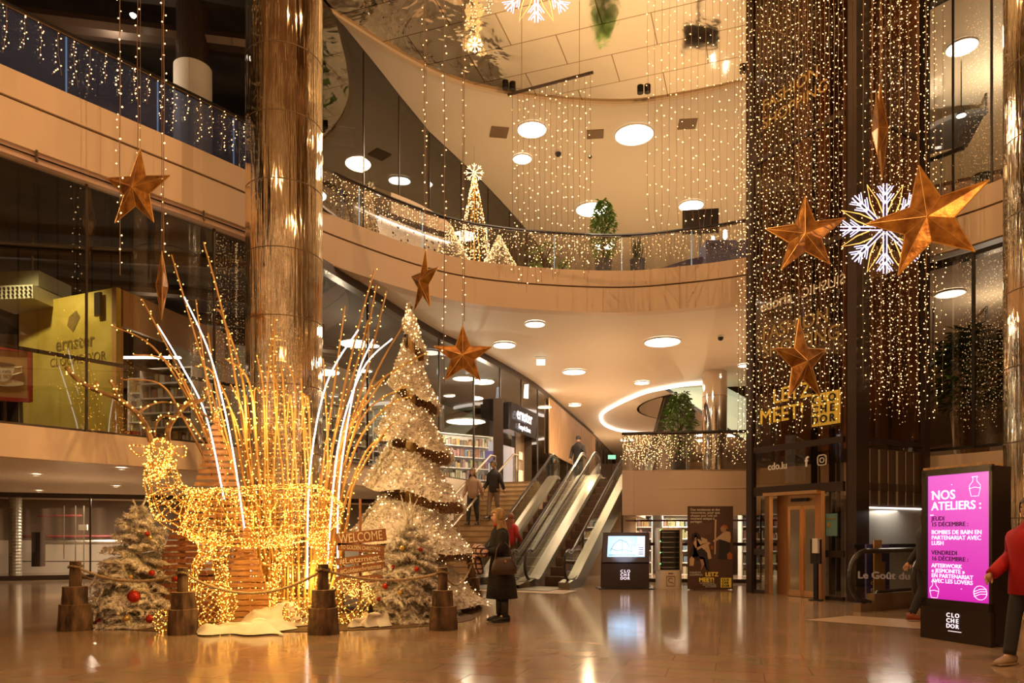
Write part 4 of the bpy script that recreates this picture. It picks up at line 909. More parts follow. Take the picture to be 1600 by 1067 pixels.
# shop portal with lit name
pt=thing('shop_portal','dark shop portal with lit white name above the stairs head','portal',(-.3,24.9,ZM))
q0=Vector((-.62,25.2,0)); q1=Vector((.45,28.0,0)); uq=(q1-q0).normalized(); nq=Vector((uq.y,-uq.x,0))
def QP(t,z,o=0.): q=q0.lerp(q1,t)+nq*o; return Vector((q.x,q.y,z))
a=MB(); a.bar(QP(0,ZM,.15),QP(0,6.1,.15),.35,.3); a.bar(QP(1,ZM,.15),QP(1,5.9,.15),.35,.3); a.build('jamb','brown',pt)
a=MB(); a.hexa([QP(.05,5.05,.0),QP(1,5.05,.0),QP(1,5.05,.5),QP(.05,5.05,.5),QP(.05,6.0,.0),QP(1,6.0,.0),QP(1,6.0,.6),QP(.05,6.0,.6)]); a.build('sign_box',mat('sign_black',(.03,.025,.03),.2),pt)
rq=(PI/2,0,math.atan2(uq.y,uq.x)); sw=mat('lit_letters',(1,1,1),.5,0,(.92,.9,1),1.3)
text('ernster',.62,sw,pt,QP(.18,5.48,.64),rq,bold=.004,sx=.9); text("l'esprit livre",.27,sw,pt,QP(.30,5.17,.58),rq)
a=MB(); c=QP(.50,6.35,.6); a.add([c+uq*-.15,c+uq*.35+Vector((0,0,.06)),c+uq*.42+Vector((0,0,.62)),c+uq*-.05+Vector((0,0,.5))],[(0,1,2,3)]); a.build('flag_emblem',sw,pt)
a=MB(); a.add([QP(.62,ZM,.1),QP(.95,ZM,.1),QP(.95,5.05,.1),QP(.62,5.05,.1)],[(0,1,2,3)]); a.build('door_leaf',mat('portal_leaf',(.28,.20,.13),.5),pt)
a=MB(); a.add([QP(.70,4.2,.14),QP(.84,4.2,.14),QP(.84,4.5,.14),QP(.70,4.5,.14)],[(0,1,2,3)]); a.build('paper_notice','white',pt)
a=MB(); a.add([QP(.66,3.3,.14),QP(.86,3.3,.14),QP(.86,3.8,.14),QP(.66,3.8,.14)],[(0,1,2,3)]); a.build('paper_notice','white',pt)
a=MB(); a.add([Vector((-.9,27.2,ZM)),Vector((.1,29.4,ZM)),Vector((.1,29.4,4.9)),Vector((-.9,27.2,4.9))],[(0,1,2,3)]); tag(a.build('lit_display',mat('display_lit',(.8,.75,.8),.5,0,(.9,.85,.9),.8)),'bright white display inside the shop portal','display')
a=MB(); a.box((-.75,26.4,4.2),(.5,.5,.4)); tag(a.build('violet_display',mat('violet',(.3,.25,.5),.5,0,(.3,.25,.6),.6)),'small violet display hanging inside the shop portal','display')
# service zone details behind the ground floor glass
def zpipe(px0,px1,py,Y,r,m_,name,label):
    a=MB(); a.cyl(P(px0,py,Y),P(px1,py,Y+1.8*(px1-px0)/220),r,10); tag(a.build(name,m_),label,'pipe')
rp=mat('red_pipe',(.13,.012,.010),.6)
zpipe(58,128,806,22.9,.045,rp,'red_pipe','short upper red pipe behind the left ground floor glass'); zpipe(35,230,838,23.2,.05,rp,'red_pipe','long lower red pipe behind the left ground floor glass')
zpipe(70,232,846,23.6,.10,'steel','silver_pipe','silver insulated pipe below the red pipe')
a=MB(); p=P(24,905,22.2); 
a.lathe((p.x,p.y,0),[(.17+.012*(k%2),k*.05) for k in range(52)],14); tag(a.build('flexible_duct',mat('duct_silver',(.42,.38,.30),.4,.6)),'ribbed vertical silver duct behind the left ground floor glass','duct')
a=MB(); p=P(60,885,23.0); a.box((p.x,p.y,p.z+.55),(.28,.25,1.1)); tag(a.build('cable_shaft','brown'),'dark hanging box shaft behind the left ground floor glass','duct')
for k,px in enumerate((100,118,131)):
    a=MB(); a.cyl(P(px,895 if k else 873,23.0),P(px,790,23.0),.018,6); tag(a.build('hanging_rod','steel'),['left short','middle','right long'][k]+' thin rod behind the left ground floor glass','rod','thin rods in the service zone')
a=MB(); a.bar(P(35,877,23.1),P(232,877,24.6),.03,.03); tag(a.build('cross_rail','brown'),'thin horizontal rail low behind the left ground floor glass','rail')
a=MB(); p=P(130,824,22.9); a.box(tuple(p),(.28,.04,.18)); tag(a.build('oval_plate','cloth'),'small pale plate with two dark holes behind the left glass','sign')
lamp('service_light','AREA',(-13,23.2,2.5),200,(1,.82,.6),1.2); lamp('service_light','AREA',(-7.5,26.0,2.5),160,(1,.82,.6),1.2)
# ground floor store behind the glass under the middle balcony
for k,(x,y) in enumerate(((3.6,24.5),(6.2,24.2),(8.6,23.4))): shelf('store_shelf',['left','middle','right'][k]+' shelf of goods in the store under the middle balcony',(x,y,0),2.3,2.0,0,5,'shelves under the middle balcony',seed=40+k)
a=MB(); a.bar((3.3,20.85,1.75),(9,19.9,1.75),.04,.05); tag(a.build('red_pipe',rp),'red pipe behind the glass under the middle balcony','pipe')
a=MB(); a.bar((3.2,20.42,1.08),(8.4,19.55,1.08),.06,.09); tag(a.build('glass_rail','brown'),'dark horizontal rail across the glass under the middle balcony','rail')
lamp('store_light','AREA',(5.5,22.5,2.5),220,(1,.85,.66),2.0)
# floor mat at the escalators
a=MB(); a.add([T3(-2.2,-1.0,.004),T3(-2.2,4.0,.004),T3(-1.2,4.0,.004),T3(-1.2,-1.0,.004)],[(0,1,2,3)]); struct('trim_8',a,mat('pale_stone_strip',(.62,.48,.34),.3))
# bright landing floor strip by descending escalator
a=MB(); a.add([(4.6,11.3,.004),(5.6,11.9,.004),(7.2,10.6,.004),(6.2,9.9,.004)],[(0,1,2,3)]); struct('trim_9',a,mat('matt_stone',(.50,.34,.21),.4))
# ================================================================ GOLD CHRISTMAS DISPLAY
def lattice(w, b, pts, rad, nl=10, rings=.12, wr=.006, bstep=.07, br=.0088, rnd=random, per=6, jit=.02, squash=1.0):
    """wire basket along a path; bulbs scattered on its wires"""
    cp = catmull(pts, per); rr = []
    for i in range(len(pts)-1):
        for k in range(per): t=k/per; rr.append(lerp(rad[i],rad[i+1],t*t*(3-2*t)))
    rr.append(rad[-1]); fr=[]; t0=(cp[1]-cp[0]).normalized(); u=t0.orthogonal().normalized()
    for i in range(len(cp)):
        t=(cp[min(i+1,len(cp)-1)]-cp[max(i-1,0)]).normalized(); u=(u-t*u.dot(t)).normalized(); fr.append((cp[i],u.copy(),t.cross(u),rr[i]))
    def pt(i,a): c,u_,v_,r=fr[i]; return c+(u_*math.cos(a)+v_*math.sin(a)*squash)*r
    lines=[[pt(i,2*PI*k/nl) for i in range(len(fr))] for k in range(nl)]
    L=length(cp); nr=max(2,int(L/rings)); 
    for k in range(nr+1):
        i=min(len(fr)-1,int(round(k*(len(fr)-1)/nr))); lines.append([pt(i,2*PI*j/14) for j in range(15)])
    # a few random spirals
    for k in range(4):
        a0=rnd.uniform(0,6.28); lines.append([pt(i,a0+i*.45) for i in range(len(fr))])
    for ln in lines:
        w.tube(ln,wr,3,cap=False)
        for p in resample(ln,bstep): 
            if rnd.random()<.85: b.bulb(p+Vector((rnd.uniform(-jit,jit),rnd.uniform(-jit,jit),rnd.uniform(-jit,jit))),br*rnd.uniform(.6,1.25))
R1=random.Random(5)
deer = thing('wire_reindeer','big glowing wire reindeer covered in gold fairy lights, in front of the column','reindeer',(-3.6,10.7,0))
bulbs=MB()
w=MB(); lattice(w,bulbs,[P(292,800,10.15),P(345,808,10.35),P(420,806,10.75),P(490,800,11.1),P(528,800,11.35)],[.30,.42,.47,.43,.18],14,.16,rnd=R1,bstep=.06); w.build('body_frame','gold',deer)
w=MB(); lattice(w,bulbs,[P(250,722,9.95),P(256,760,9.98),P(278,792,10.1),P(320,806,10.25)],[.19,.24,.33,.40],12,.13,rnd=R1,bstep=.075); w.build('neck_frame','gold',deer)
w=MB(); lattice(w,bulbs,[P(253,694,10.1),P(250,706,10.0),P(247,724,9.8),P(243,745,9.6)],[.12,.17,.13,.06],10,.08,rnd=R1,bstep=.055); w.build('head_frame','gold',deer)
for pts in ([(232,705),(215,712),(203,697),(218,696),(232,700)],[(270,705),(286,714),(292,699),(282,697),(268,700)]):
    w=MB(); L=catmull([P(x,y,9.98) for x,y in pts],4); w.tube(L,.007,4)
    w.tube([L[2],L[-3]],.005,4)
    for p in resample(L,.05): bulbs.bulb(p+Vector((0,R1.uniform(-.02,.02),0)),.012)
    w.build('ear','gold',deer)
for pts,Y0,Y1 in (([(318,830),(322,862),(304,892),(291,955)],10.15,9.95),([(345,838),(343,880),(350,920),(352,962)],10.45,10.5),([(438,840),(446,868),(428,905),(424,955)],10.8,10.8),([(495,835),(507,868),(497,905),(503,955)],11.2,11.2)):
    w=MB(); P3=[P(x,y,lerp(Y0,Y1,i/3)) for i,(x,y) in enumerate(pts)]; P3[-1].z=.03
    lattice(w,bulbs,P3,[.17,.10,.06,.05],8,.12,rnd=R1,bstep=.07); w.build('leg','gold',deer)
def antler(chains,Y):
    a=MB(); 
    for pts,r0,r1 in chains:
        c=catmull([P(x,y,Y+dy) for x,y,dy in pts],5); a.tube(c,[lerp(r0,r1,i/(len(c)-1)) for i in range(len(c))],6)
        for p in resample(c,.055):
            if R1.random()<.75: bulbs.bulb(p+Vector((R1.uniform(-.04,.04),R1.uniform(-.05,.0),R1.uniform(-.04,.04))),.0125)
    return a
antler([([(236,690,0),(229,668,0),(213,645,-.05),(185,623,-.1),(150,610,-.1),(122,594,-.1),(103,574,-.1)],.042,.026),([(185,623,-.1),(178,604,-.12),(171,594,-.12)],.02,.016),([(152,610,-.1),(150,600,-.1),(153,596,-.1)],.018,.014),([(215,646,0),(232,634,.1),(255,628,.15),(285,633,.2)],.018,.012)],9.95).build('antler','antler',deer)
antler([([(262,692,0),(263,670,0),(273,652,0),(292,632,.05),(315,625,.1),(322,614,.1),(318,605,.1)],.04,.022),([(273,652,0),(255,650,.05),(244,662,.05),(242,682,.05)],.02,.014),([(276,650,0),(292,654,.05),(306,672,.1),(320,694,.1)],.018,.012),([(292,632,.05),(310,640,.1),(330,655,.15),(333,640,.15)],.018,.012)],10.05).build('antler','antler',deer)
bo=bulbs.build('fairy_lights','bulb_gold',deer); bo['kind']='stuff'

# gilded branches planted around the column foot
def branch(px_pts, Y0, Y1, r0=.028, r1=.012, lights=True, led=False, label='', group=None, m_='stick', dens=.085):
    n=len(px_pts); c=catmull([P(x,y,lerp(Y0,Y1,i/(n-1))) for i,(x,y) in enumerate(px_pts)],6); c[0].z=max(0.02,c[0].z)
    t=thing('gilded_branch' if not led else 'led_rod',label,'branch' if not led else 'light tube',tuple(c[0]),0,group)
    a=MB(); a.tube(c,[lerp(r0,r1,i/(len(c)-1)) for i in range(len(c))],6); a.build('stem' if not led else 'light_tube',m_,t)
    if lights:
        b=MB()
        for i,p in enumerate(resample(c,dens)):
            q=i*1.9; b.bulb(p+Vector((math.cos(q)*.045,math.sin(q)*.045,R1.uniform(-.02,.02))),.0098*R1.uniform(.7,1.3))
        o=b.build('fairy_lights','bulb_gold',t); o['kind']='stuff'
    return t
GL='lit gold branches fanning left of the column'; GR='lit gold branches fanning right of the column'; GM='lit gold branches standing straight in front of the column'
left_b=[[(430,950),(395,760),(355,520),(318,378)],[(425,950),(372,760),(315,560),(268,398)],[(420,950),(390,760),(380,600),(350,500),(338,482)],[(410,950),(365,780),(300,620),(222,467)],[(415,950),(360,760),(255,560),(174,509)],
 [(405,950),(350,760),(275,580),(208,554)],[(420,950),(383,760),(360,640),(330,580),(305,572)],[(430,950),(400,780),(365,650),(347,640),(333,655)],[(400,950),(355,800),(345,680),(338,645),(332,660)],[(410,950),(340,760),(285,650),(250,600),(192,593)],
 [(440,950),(405,740),(390,600),(352,560)],[(425,950),(380,790),(352,690),(330,640),(306,468)],[(415,950),(375,770),(340,620),(325,520)],[(430,950),(398,790),(385,700),(378,640),(360,600)]]
right_b=[[(480,950),(508,760),(548,560),(585,422)],[(490,950),(515,760),(560,590),(588,445)],[(495,950),(520,760),(570,590),(604,455)],[(485,950),(500,770),(520,620),(539,478)],[(500,950),(530,760),(580,600),(632,505)],
 [(500,950),(525,760),(560,640),(600,590),(668,550)],[(505,950),(530,790),(560,690),(605,635),(645,618)],[(505,950),(535,800),(570,710),(600,680),(590,692)],[(490,950),(515,800),(535,690),(580,620),(605,585)],[(480,950),(505,800),(512,700),(505,560)],
 [(510,950),(540,830),(552,760),(590,690),(615,660)],[(500,950),(524,820),(540,720),(575,640),(640,600)],[(485,950),(506,800),(522,690),(560,560),(575,500)]]
mid_b=[[(395+9*k,950),(396+8.6*k+R1.uniform(-6,6),780),(394+8*k+R1.uniform(-12,12),620),(392+8*k+R1.uniform(-14,14),R1.uniform(480,680))] for k in range(12)]
for k,p in enumerate(left_b): branch(p,11.9,11.2+.05*(k%5),label='gilded willow branch with gold fairy lights bending left of the column',group=GL,r0=.03,r1=.011,lights=k not in (9,))
for k,p in enumerate(right_b): branch(p,11.9,11.5+.05*(k%4),label='gilded willow branch with gold fairy lights bending right of the column',group=GR,r0=.03,r1=.011,lights=k not in (4,))
for k,p in enumerate(mid_b): branch(p,11.85,11.8,label='gilded willow branch with gold fairy lights standing upright before the column',group=GM,r0=.022,r1=.012)
for pts,lab in (([(392,900),(363,700),(330,560),(288,464)],'longest bright white light tube curving left of the column'),([(350,780),(322,650),(283,570),(247,509)],'thin white light tube low on the left of the column'),
   ([(480,920),(484,740),(510,600),(560,515)],'thick bright white light tube curving right of the column'),([(510,900),(528,700),(565,580),(613,529)],'thin white light tube leaning right towards the fleece tree'),([(528,900),(530,760),(555,600),(583,530)],'faint white light tube between the right gold branches')):
    branch(pts,11.4,11.2,r0=.014,r1=.011,lights=False,led=True,label=lab,m_='tube_white')
# screen of vertical sticks around the column foot
sc=thing('stick_fence','ring of upright gold sticks wrapped in lights around the column foot','fence',(-4.06,12.8,0))
b=MB()
for k in range(54):
    q=PI*(.02+1.96*k/54)-PI*.98-.5*PI+PI*0; x=-4.06+1.02*math.cos(q); y=12.8+1.02*math.sin(q); h=R1.uniform(1.5,2.5)
    a=MB(); a.tube([Vector((x,y,0)),Vector((x+R1.uniform(-.03,.03),y,h*.5)),Vector((x+R1.uniform(-.05,.05),y,h))],.016,5); a.build('stick','stick',sc)
    for j in range(int(h/.11)):
        if y<12.9 and R1.random()<.6: b.bulb((x+R1.uniform(-.04,.04),y-.04+R1.uniform(-.03,.03),j*.11+R1.uniform(0,.08)),.013)
a=MB()
for z in (.25,.85,1.35): a.tube([Vector((-4.06+1.04*math.cos(q),12.8+1.04*math.sin(q),z)) for q in [2*PI*k/40 for k in range(41)]],.014,4,cap=False)
a.build('hoop','stick',sc); o=b.build('fairy_lights','bulb_gold',sc); o['kind']='stuff'
# wire balls on the floor
def wireball(px,Y,r,label,n=9,seed=0):
    c=P(px,835,Y); c.z=r*.92; t=thing('wire_ball',label,'wire ball',(c.x,c.y,0),0,None); rr=random.Random(seed); a=MB(); b=MB()
    for k in range(n):
        ax=Vector((rr.uniform(-1,1),rr.uniform(-1,1),rr.uniform(-1,1))).normalized(); u=ax.orthogonal().normalized(); v=ax.cross(u)
        L=[c+(u*math.cos(q)+v*math.sin(q))*r*rr.uniform(.96,1.0) for q in [2*PI*j/20 for j in range(21)]]
        L=[Vector((p.x,p.y,max(.012,p.z))) for p in L]; a.tube(L,.008,4,cap=False)
        for p in resample(L,.11): b.bulb(p,.011)
    a.build('wire_loops','stick',t); o=b.build('fairy_lights','bulb_gold',t); o['kind']='stuff'; return t
wireball(330,10.2,.36,'largest wire ball of gold lights left of the white cloth',14,1)
wireball(466,10.6,.22,'small wire ball of gold lights between white cloth and log post',11,2)
wireball(548,10.9,.36,'wire ball of gold lights below the welcome sign',14,3)
wireball(258,9.95,.16,'small wire ball of gold lights beside the left flocked tree',8,4)
# wooden slat trees
def slat_tree(name,label,px,Y,ztop,hw,n,m_,zb=.05,post=.09,top_hw=.03):
    c=P(px,835,Y); t=thing(name,label,'wooden tree',(c.x,c.y,0)); a=MB(); a.box((c.x,c.y+.03,ztop/2),(post,.03,ztop)); a.build('post',m_,t)
    for k in range(n):
        u=(k+.5)/n; z=lerp(ztop-.03,zb+.04,u); h=lerp(top_hw,hw,u)
        a=MB(); a.hexa([(c.x-h,c.y-.015,z-.035),(c.x+h,c.y-.015,z-.035),(c.x+h,c.y+.012,z-.035),(c.x-h,c.y+.012,z-.035),(c.x-h+.02,c.y-.015,z+.03),(c.x+h-.02,c.y-.015,z+.03),(c.x+h-.02,c.y+.012,z+.03),(c.x-h+.02,c.y+.012,z+.03)]); a.build('slat',m_,t)
    a=MB(); a.box((c.x,c.y+.1,.02),(.5,.4,.04)); a.build('foot',m_,t)
slat_tree('slat_tree','tall pine slat tree rising behind the reindeer back',337,11.45,3.25,.95,31,'slat')
slat_tree('slat_tree','dark stained slat tree between flocked tree and reindeer legs',284,10.75,1.85,.62,19,'slat_dark')
slat_tree('slat_tree','low glowing pine slat tree under the reindeer belly',385,10.95,1.45,.48,15,'slat')

# fleece spiral tree
ft=thing('fleece_tree','tall spiral cone tree of white fleece sparkling with lights','christmas tree',(-1.82,13.0,0))
cx,cy=-1.83,13.0; zt=5.52; zb_=.55; RB=1.16
a=MB(); a.tube([(cx,cy,0),(cx,cy,zt-.3)],[.16,.05],14); a.build('pole',mat('pole_wood',(.62,.40,.15),.6),ft)
a=MB(); a.cyl((cx,cy,0),(cx,cy,.06),.45,20); a.build('base','brown',ft)
pitch=.90; turns=(zt-zb_)/pitch; NS=int(turns*44); outer=[];inner=[]
Rl=random.Random(9); b=MB(); fl=MB(); ln=MB(); cols=9
grid=[]; grid2=[]
for i in range(NS+1):
    th=i/44*2*PI; ph=PI*1.02-th   # clockwise so that the front runs down to the right
    zc=zt-.12-pitch*(i/44)
    row=[];row2=[]
    hgt=min(.84*pitch, .35+ (i/44)*.5)
    for j in range(cols):
        u=j/(cols-1); z=zc+hgt*(.45-u); 
        Rc=RB*max(0.02,(zt-z))/(zt-zb_)
        R=Rc*(.60+.50*u)+.02; R*=1+.03*math.sin(ph*7+u*2)
        nj=Rl.uniform(-.02,.02)
        z2=z+(.05*math.sin(ph*5) if j==cols-1 else 0)
        row.append(Vector((cx+(R+nj)*math.cos(ph),cy-(R+nj)*math.sin(ph),z2))); row2.append(Vector((cx+(R-.05)*math.cos(ph),cy-(R-.05)*math.sin(ph),z2+.01)))
    grid.append(row);grid2.append(row2)
vs=[p for r in grid for p in r]; fs=[(i*cols+j,(i+1)*cols+j,(i+1)*cols+j+1,i*cols+j+1) for i in range(NS) for j in range(cols-1)]
fl.add(vs,fs); ln.add([p for r in grid2 for p in r],fs)
# tufts: little fleece points standing out of the cloth
for i in range(NS):
    for j in range(cols-1):
        for q in range(5):
            p=grid[i][j].lerp(grid[i+1][j+1],Rl.random()); d=Vector((p.x-cx,p.y-cy,.15)).normalized()
            p=p+Vector((Rl.uniform(-.03,.03),Rl.uniform(-.03,.03),Rl.uniform(-.04,.04))); s_=Rl.uniform(.018,.04); u=d.orthogonal().normalized(); v=d.cross(u)
            fl.add([p+u*s_,p-u*s_*.5+v*s_,p-u*s_*.5-v*s_,p+d*Rl.uniform(.02,.055)],[(0,1,3),(1,2,3),(2,0,3)])
fl.build('fleece_spiral','fleece',ft); ln.build('copper_lining','tinsel',ft)
for i in range(NS):
    for j in range(cols-1):
        if Rl.random()<.34:
            p=grid[i][j].lerp(grid[i+1][j+1],Rl.random()); d=Vector((p.x-cx,p.y-cy,0)).normalized(); b.bulb(p+d*.05,.014*Rl.uniform(.5,1.3))
        if Rl.random()<.30:
            p=grid2[i][j].lerp(grid2[i+1][j+1],Rl.random()); d=Vector((p.x-cx,p.y-cy,0)).normalized(); b.bulb(p-d*.03,.009*Rl.uniform(.6,1.2))
o=b.build('fairy_lights','bulb_warm',ft); o['kind']='stuff'

# flocked firs
def flocked(name,label,px,Y,H,R,seed,balls,leaders=()):
    rr=random.Random(seed); c=P(px,835,Y); c.z=0; t=thing(name,label,'christmas tree',(c.x,c.y,0))
    a=MB(); a.tube([c,c+Vector((0,0,H*.95))],[.05,.012],8); a.cyl(c,c+Vector((0,0,.05)),.2,14); a.build('trunk','bark',t)
    f=MB()
    def twig(p,d,L,r,droop,mi=0):
        n=5; pts=[p.copy()]; q=p.copy(); dd=d.copy()
        for k in range(n): dd=(dd+Vector((rr.uniform(-.15,.15),rr.uniform(-.15,.15),-droop/n))).normalized(); q=q+dd*L/n; pts.append(q.copy())
        pts=[Vector((v.x,v.y,max(.02,v.z))) for v in pts]
        f.tube(pts,[r*rr.uniform(.7,1.15)*(1-.55*(k/n)**2) for k in range(n+1)],5)
        for k in range(1,n+1):       # needles standing off the twig
            for m in range(5):
                e=Vector((rr.uniform(-1,1),rr.uniform(-1,1),rr.uniform(-.7,.9))).normalized(); s_=.008; u=e.orthogonal().normalized()*s_; v=e.cross(u)
                b_=pts[k-1].lerp(pts[k],rr.random()); f.add([b_+u,b_-u*.5+v,b_-u*.5-v,b_+e*r*rr.uniform(1.5,2.4)],[(0,1,3),(1,2,3),(2,0,3)])
        return pts
    nl=12
    for l in range(nl):
        u=l/(nl-1); z=lerp(.16,H*.93,u); Rr=R*(1-u)**.72+.09; nb=int(lerp(24,7,u))
        for k in range(nb):
            q=2*PI*(k+rr.random()*.7)/nb; d=Vector((math.cos(q),math.sin(q),lerp(.0,.55,u))).normalized(); L=Rr*rr.uniform(.82,1.1)
            pts=twig(c+Vector((0,0,max(.08,z+rr.uniform(-.07,.07)))),d,L,.040,.95*(1-u)+.1)
            for s in range(2,6):
                for sg in (-1,1):
                    side=Vector((-math.sin(q),math.cos(q),-.35))*sg+d*.7
                    twig(pts[s-0] if s<len(pts) else pts[-1],side.normalized(),L*.30*rr.uniform(.7,1.2),.036,.8)
    for q,L in leaders:
        twig(c+Vector((0,0,H*.9)),Vector((math.cos(q)*.25,.0,1)).normalized(),L,.018,-.1)
    f.build('flocked_branches','flock',t)
    G='baubles on the '+('left' if px<400 else 'right')+' flocked tree'
    for i,(bx,by,br_,kd,lab) in enumerate(balls):
        p=P(bx,by,Y); h=p.z; rad=R*(max(0,1-h/H))**.72+.09; dx=min(abs(p.x-c.x),rad*.95); p.y=Y-math.sqrt(max(.0,rad*rad-dx*dx))*.95-.03; sc_=p.y; p=P(bx,by,p.y); p.z=max(p.z,br_+.01)
        a=MB(); a.ball((0,0,0),br_,16); o=thing('bauble',lab,'bauble',tuple(p),0,G); a.build('ball','red_ball' if kd=='r' else 'gold_ball',o,local=True,smooth=True)
        a=MB(); a.cyl((0,0,br_*.95),(0,0,br_*1.15),br_*.2,8); a.build('cap','brass',o,local=True)
    return t
flocked('flocked_tree','flocked white fir with big red baubles at the left of the display',218,10.9,1.78,.68,21,[(209,932,.09,'r','largest red bauble low on the left flocked tree'),(237,895,.045,'r','small red bauble in the middle of the left flocked tree'),(275,903,.055,'r','red bauble behind the rope at the right side of the left flocked tree'),(230,834,.035,'r','topmost red bauble of the left flocked tree'),(234,840,.035,'g','gold bauble touching the topmost red bauble of the left flocked tree'),(198,966,.045,'g','gold bauble at the foot of the left flocked tree'),(204,901,.035,'g','gold bauble at mid height on the left side of the left flocked tree'),(154,973,.06,'r','dark red bauble lying at the left foot of the left flocked tree'),(234,967,.06,'r','dark red bauble at the right foot of the left flocked tree')],leaders=((1.2,.35),(2.2,.3)))
flocked('flocked_tree','flocked white fir with small red and gold baubles right of the welcome sign',638,11.4,1.55,.66,22,[(614,886,.035,'r','right one of the red bauble pair beside the sign on the right flocked tree'),(607,888,.03,'r','left one of the red bauble pair beside the sign on the right flocked tree'),(651,889,.04,'r','red bauble in the middle of the right flocked tree'),(625,926,.04,'g','gold bauble below the rope on the right flocked tree'),(602,916,.045,'r','red bauble on the rope line of the right flocked tree'),(592,936,.035,'r','red bauble at the lower left of the right flocked tree'),(657,858,.035,'r','dark red bauble at the upper right of the right flocked tree'),(628,856,.04,'g','gold bauble at the upper middle of the right flocked tree')],leaders=((.2,.55),(1.0,.62),(2.4,.6),(3.0,.5),(1.6,.5)))

# welcome sign
ws=thing('welcome_sign','brown wooden plank signpost with white hand lettering beside the right flocked tree','sign',(-2.34,11.05,0))
a=MB(); p=P(562,835,11.05); a.box((p.x,11.09,.95),(.035,.03,1.9)); a.box((p.x,11.1,.02),(.4,.4,.04)); a.build('post','slat_dark',ws)
for s,x0,yl,x1,yr,h,sz in (('WELCOME',525,843,603,835,.185,.20),('TO GOLDEN CHRISTMAS',528,854,600,858,.115,.083),("#Letzmeet",526,878,600,869,.115,.12),('#Goldenchristmas',527,894,601,883,.115,.10),('#Clochedor',525,908,596,903,.115,.11)):
    A=P(x0,yl,11.0); B=P(x1,yr,11.0); a=MB(); d=(B-A).normalized(); up_=Vector((-d.z,0,d.x)); a.hexa([A-up_*h/2+Vector((0,-.02,0)),B-up_*h/2+Vector((0,-.02,0)),B-up_*h/2+Vector((0,.03,0)),A-up_*h/2+Vector((0,.03,0)),A+up_*h/2+Vector((0,-.02,0)),B+up_*h/2+Vector((0,-.02,0)),B+up_*h/2+Vector((0,.03,0)),A+up_*h/2+Vector((0,.03,0))])
    o=a.build('plank','slat_dark',ws)
    ang=math.atan2(d.z,d.x); T=A+d*.05-up_*sz*.33
    te=text(s,sz,mat('chalk_white',(.80,.66,.48),.7),ws,(0,0,0),(PI/2,0,0),bold=.001,depth=.002)
    wdt=max(v.co.x for v in te.data.vertices)+ROOTS[ws.name].x; k=min(1.3,((B-A).length-.1)/max(.01,wdt))
    off=ROOTS[ws.name]; te.data.transform(Matrix.Translation(off)); te.data.transform(Matrix.Translation(T+Vector((0,-.03,0))-off) @ Matrix.Rotation(-ang,4,'Y') @ Matrix.Diagonal((k,1,1,1)))

# log posts and ropes
lp0=None; posts={}
def logpost(key,px,Y,label,hz=1.,rz=0.):
    global lp0
    c=P(px,835,Y); c.z=0
    if lp0 is None:
        t=thing('log_post',label,'post',tuple(c),rz,'log posts holding the rope')
        rr=random.Random(4)
        def log(z0,z1,r0,r1):
            a=MB(); n=16; vs=[]; rings=6
            ang=[1+rr.uniform(-.05,.05) for _ in range(n)]
            for i in range(rings+1):
                z=lerp(z0,z1,i/rings)
                for k in range(n): q=2*PI*k/n; R=lerp(r0,r1,i/rings)*ang[k]*(1+rr.uniform(-.02,.02)); vs.append((R*math.cos(q),R*math.sin(q),z))
            a.add(vs,[(i*n+k,i*n+(k+1)%n,(i+1)*n+(k+1)%n,(i+1)*n+k) for i in range(rings) for k in range(n)],0); a.add(vs[-n:],[tuple(range(n))],1); a.add(vs[:n],[tuple(range(n-1,-1,-1))],1); return a
        log(0,.34,.205,.19).build('lower_log',['bark','cutwood'],t,local=True); log(.34,.57,.155,.148).build('middle_log',['bark','cutwood'],t,local=True)
        a=log(.57,.90,.072,.066); a.build('upright_log',['bark','cutwood'],t,local=True); lp0=t
    else: t=dup(lp0,tuple(c),rz,label)
    t.scale=(hz,hz,hz); posts[key]=c+Vector((0,0,.83*hz)); return t
logpost(1,118,10.15,'log post at the far left end of the rope',1.08,.4); logpost(2,170,11.9,'dark log post behind the left flocked tree',1.,1.1)
logpost(3,286,9.75,'log post in front of the left flocked tree, beside the reindeer',1.,2.0); logpost(4,505,9.75,'log post in front of the stick fence, below the column',1.05,3.1)
logpost(5,692,10.2,'log post at the right end of the rope, before the fleece tree',.98,4.0); logpost(6,737,13.0,'far log post behind the standing woman',1.,5.0)
def rope(a_,b_,sag,label):
    A=posts[a_];B=posts[b_]; pts=[A.lerp(B,k/16)-Vector((0,0,sag*4*(k/16)*(1-k/16))) for k in range(17)]
    m=MB(); m.tube(pts,.019,8); 
    for q in (A,B): m.tube([q+Vector((.082*math.cos(z),.082*math.sin(z),.01*math.sin(3*z))) for z in [2*PI*k/14 for k in range(15)]],.018,6,cap=False)
    return tag(m.build('rope','rope',smooth=True),label,'rope',None)
rope(1,3,.16,'sagging rope between the left end post and the post before the left tree'); rope(3,4,.30,'long sagging rope across the front of the reindeer'); rope(4,5,.13,'rope across the front of the welcome sign and right flocked tree'); rope(5,6,.28,'rope at the right end looping back towards the woman'); rope(1,2,.2,'rope running back behind the left flocked tree')
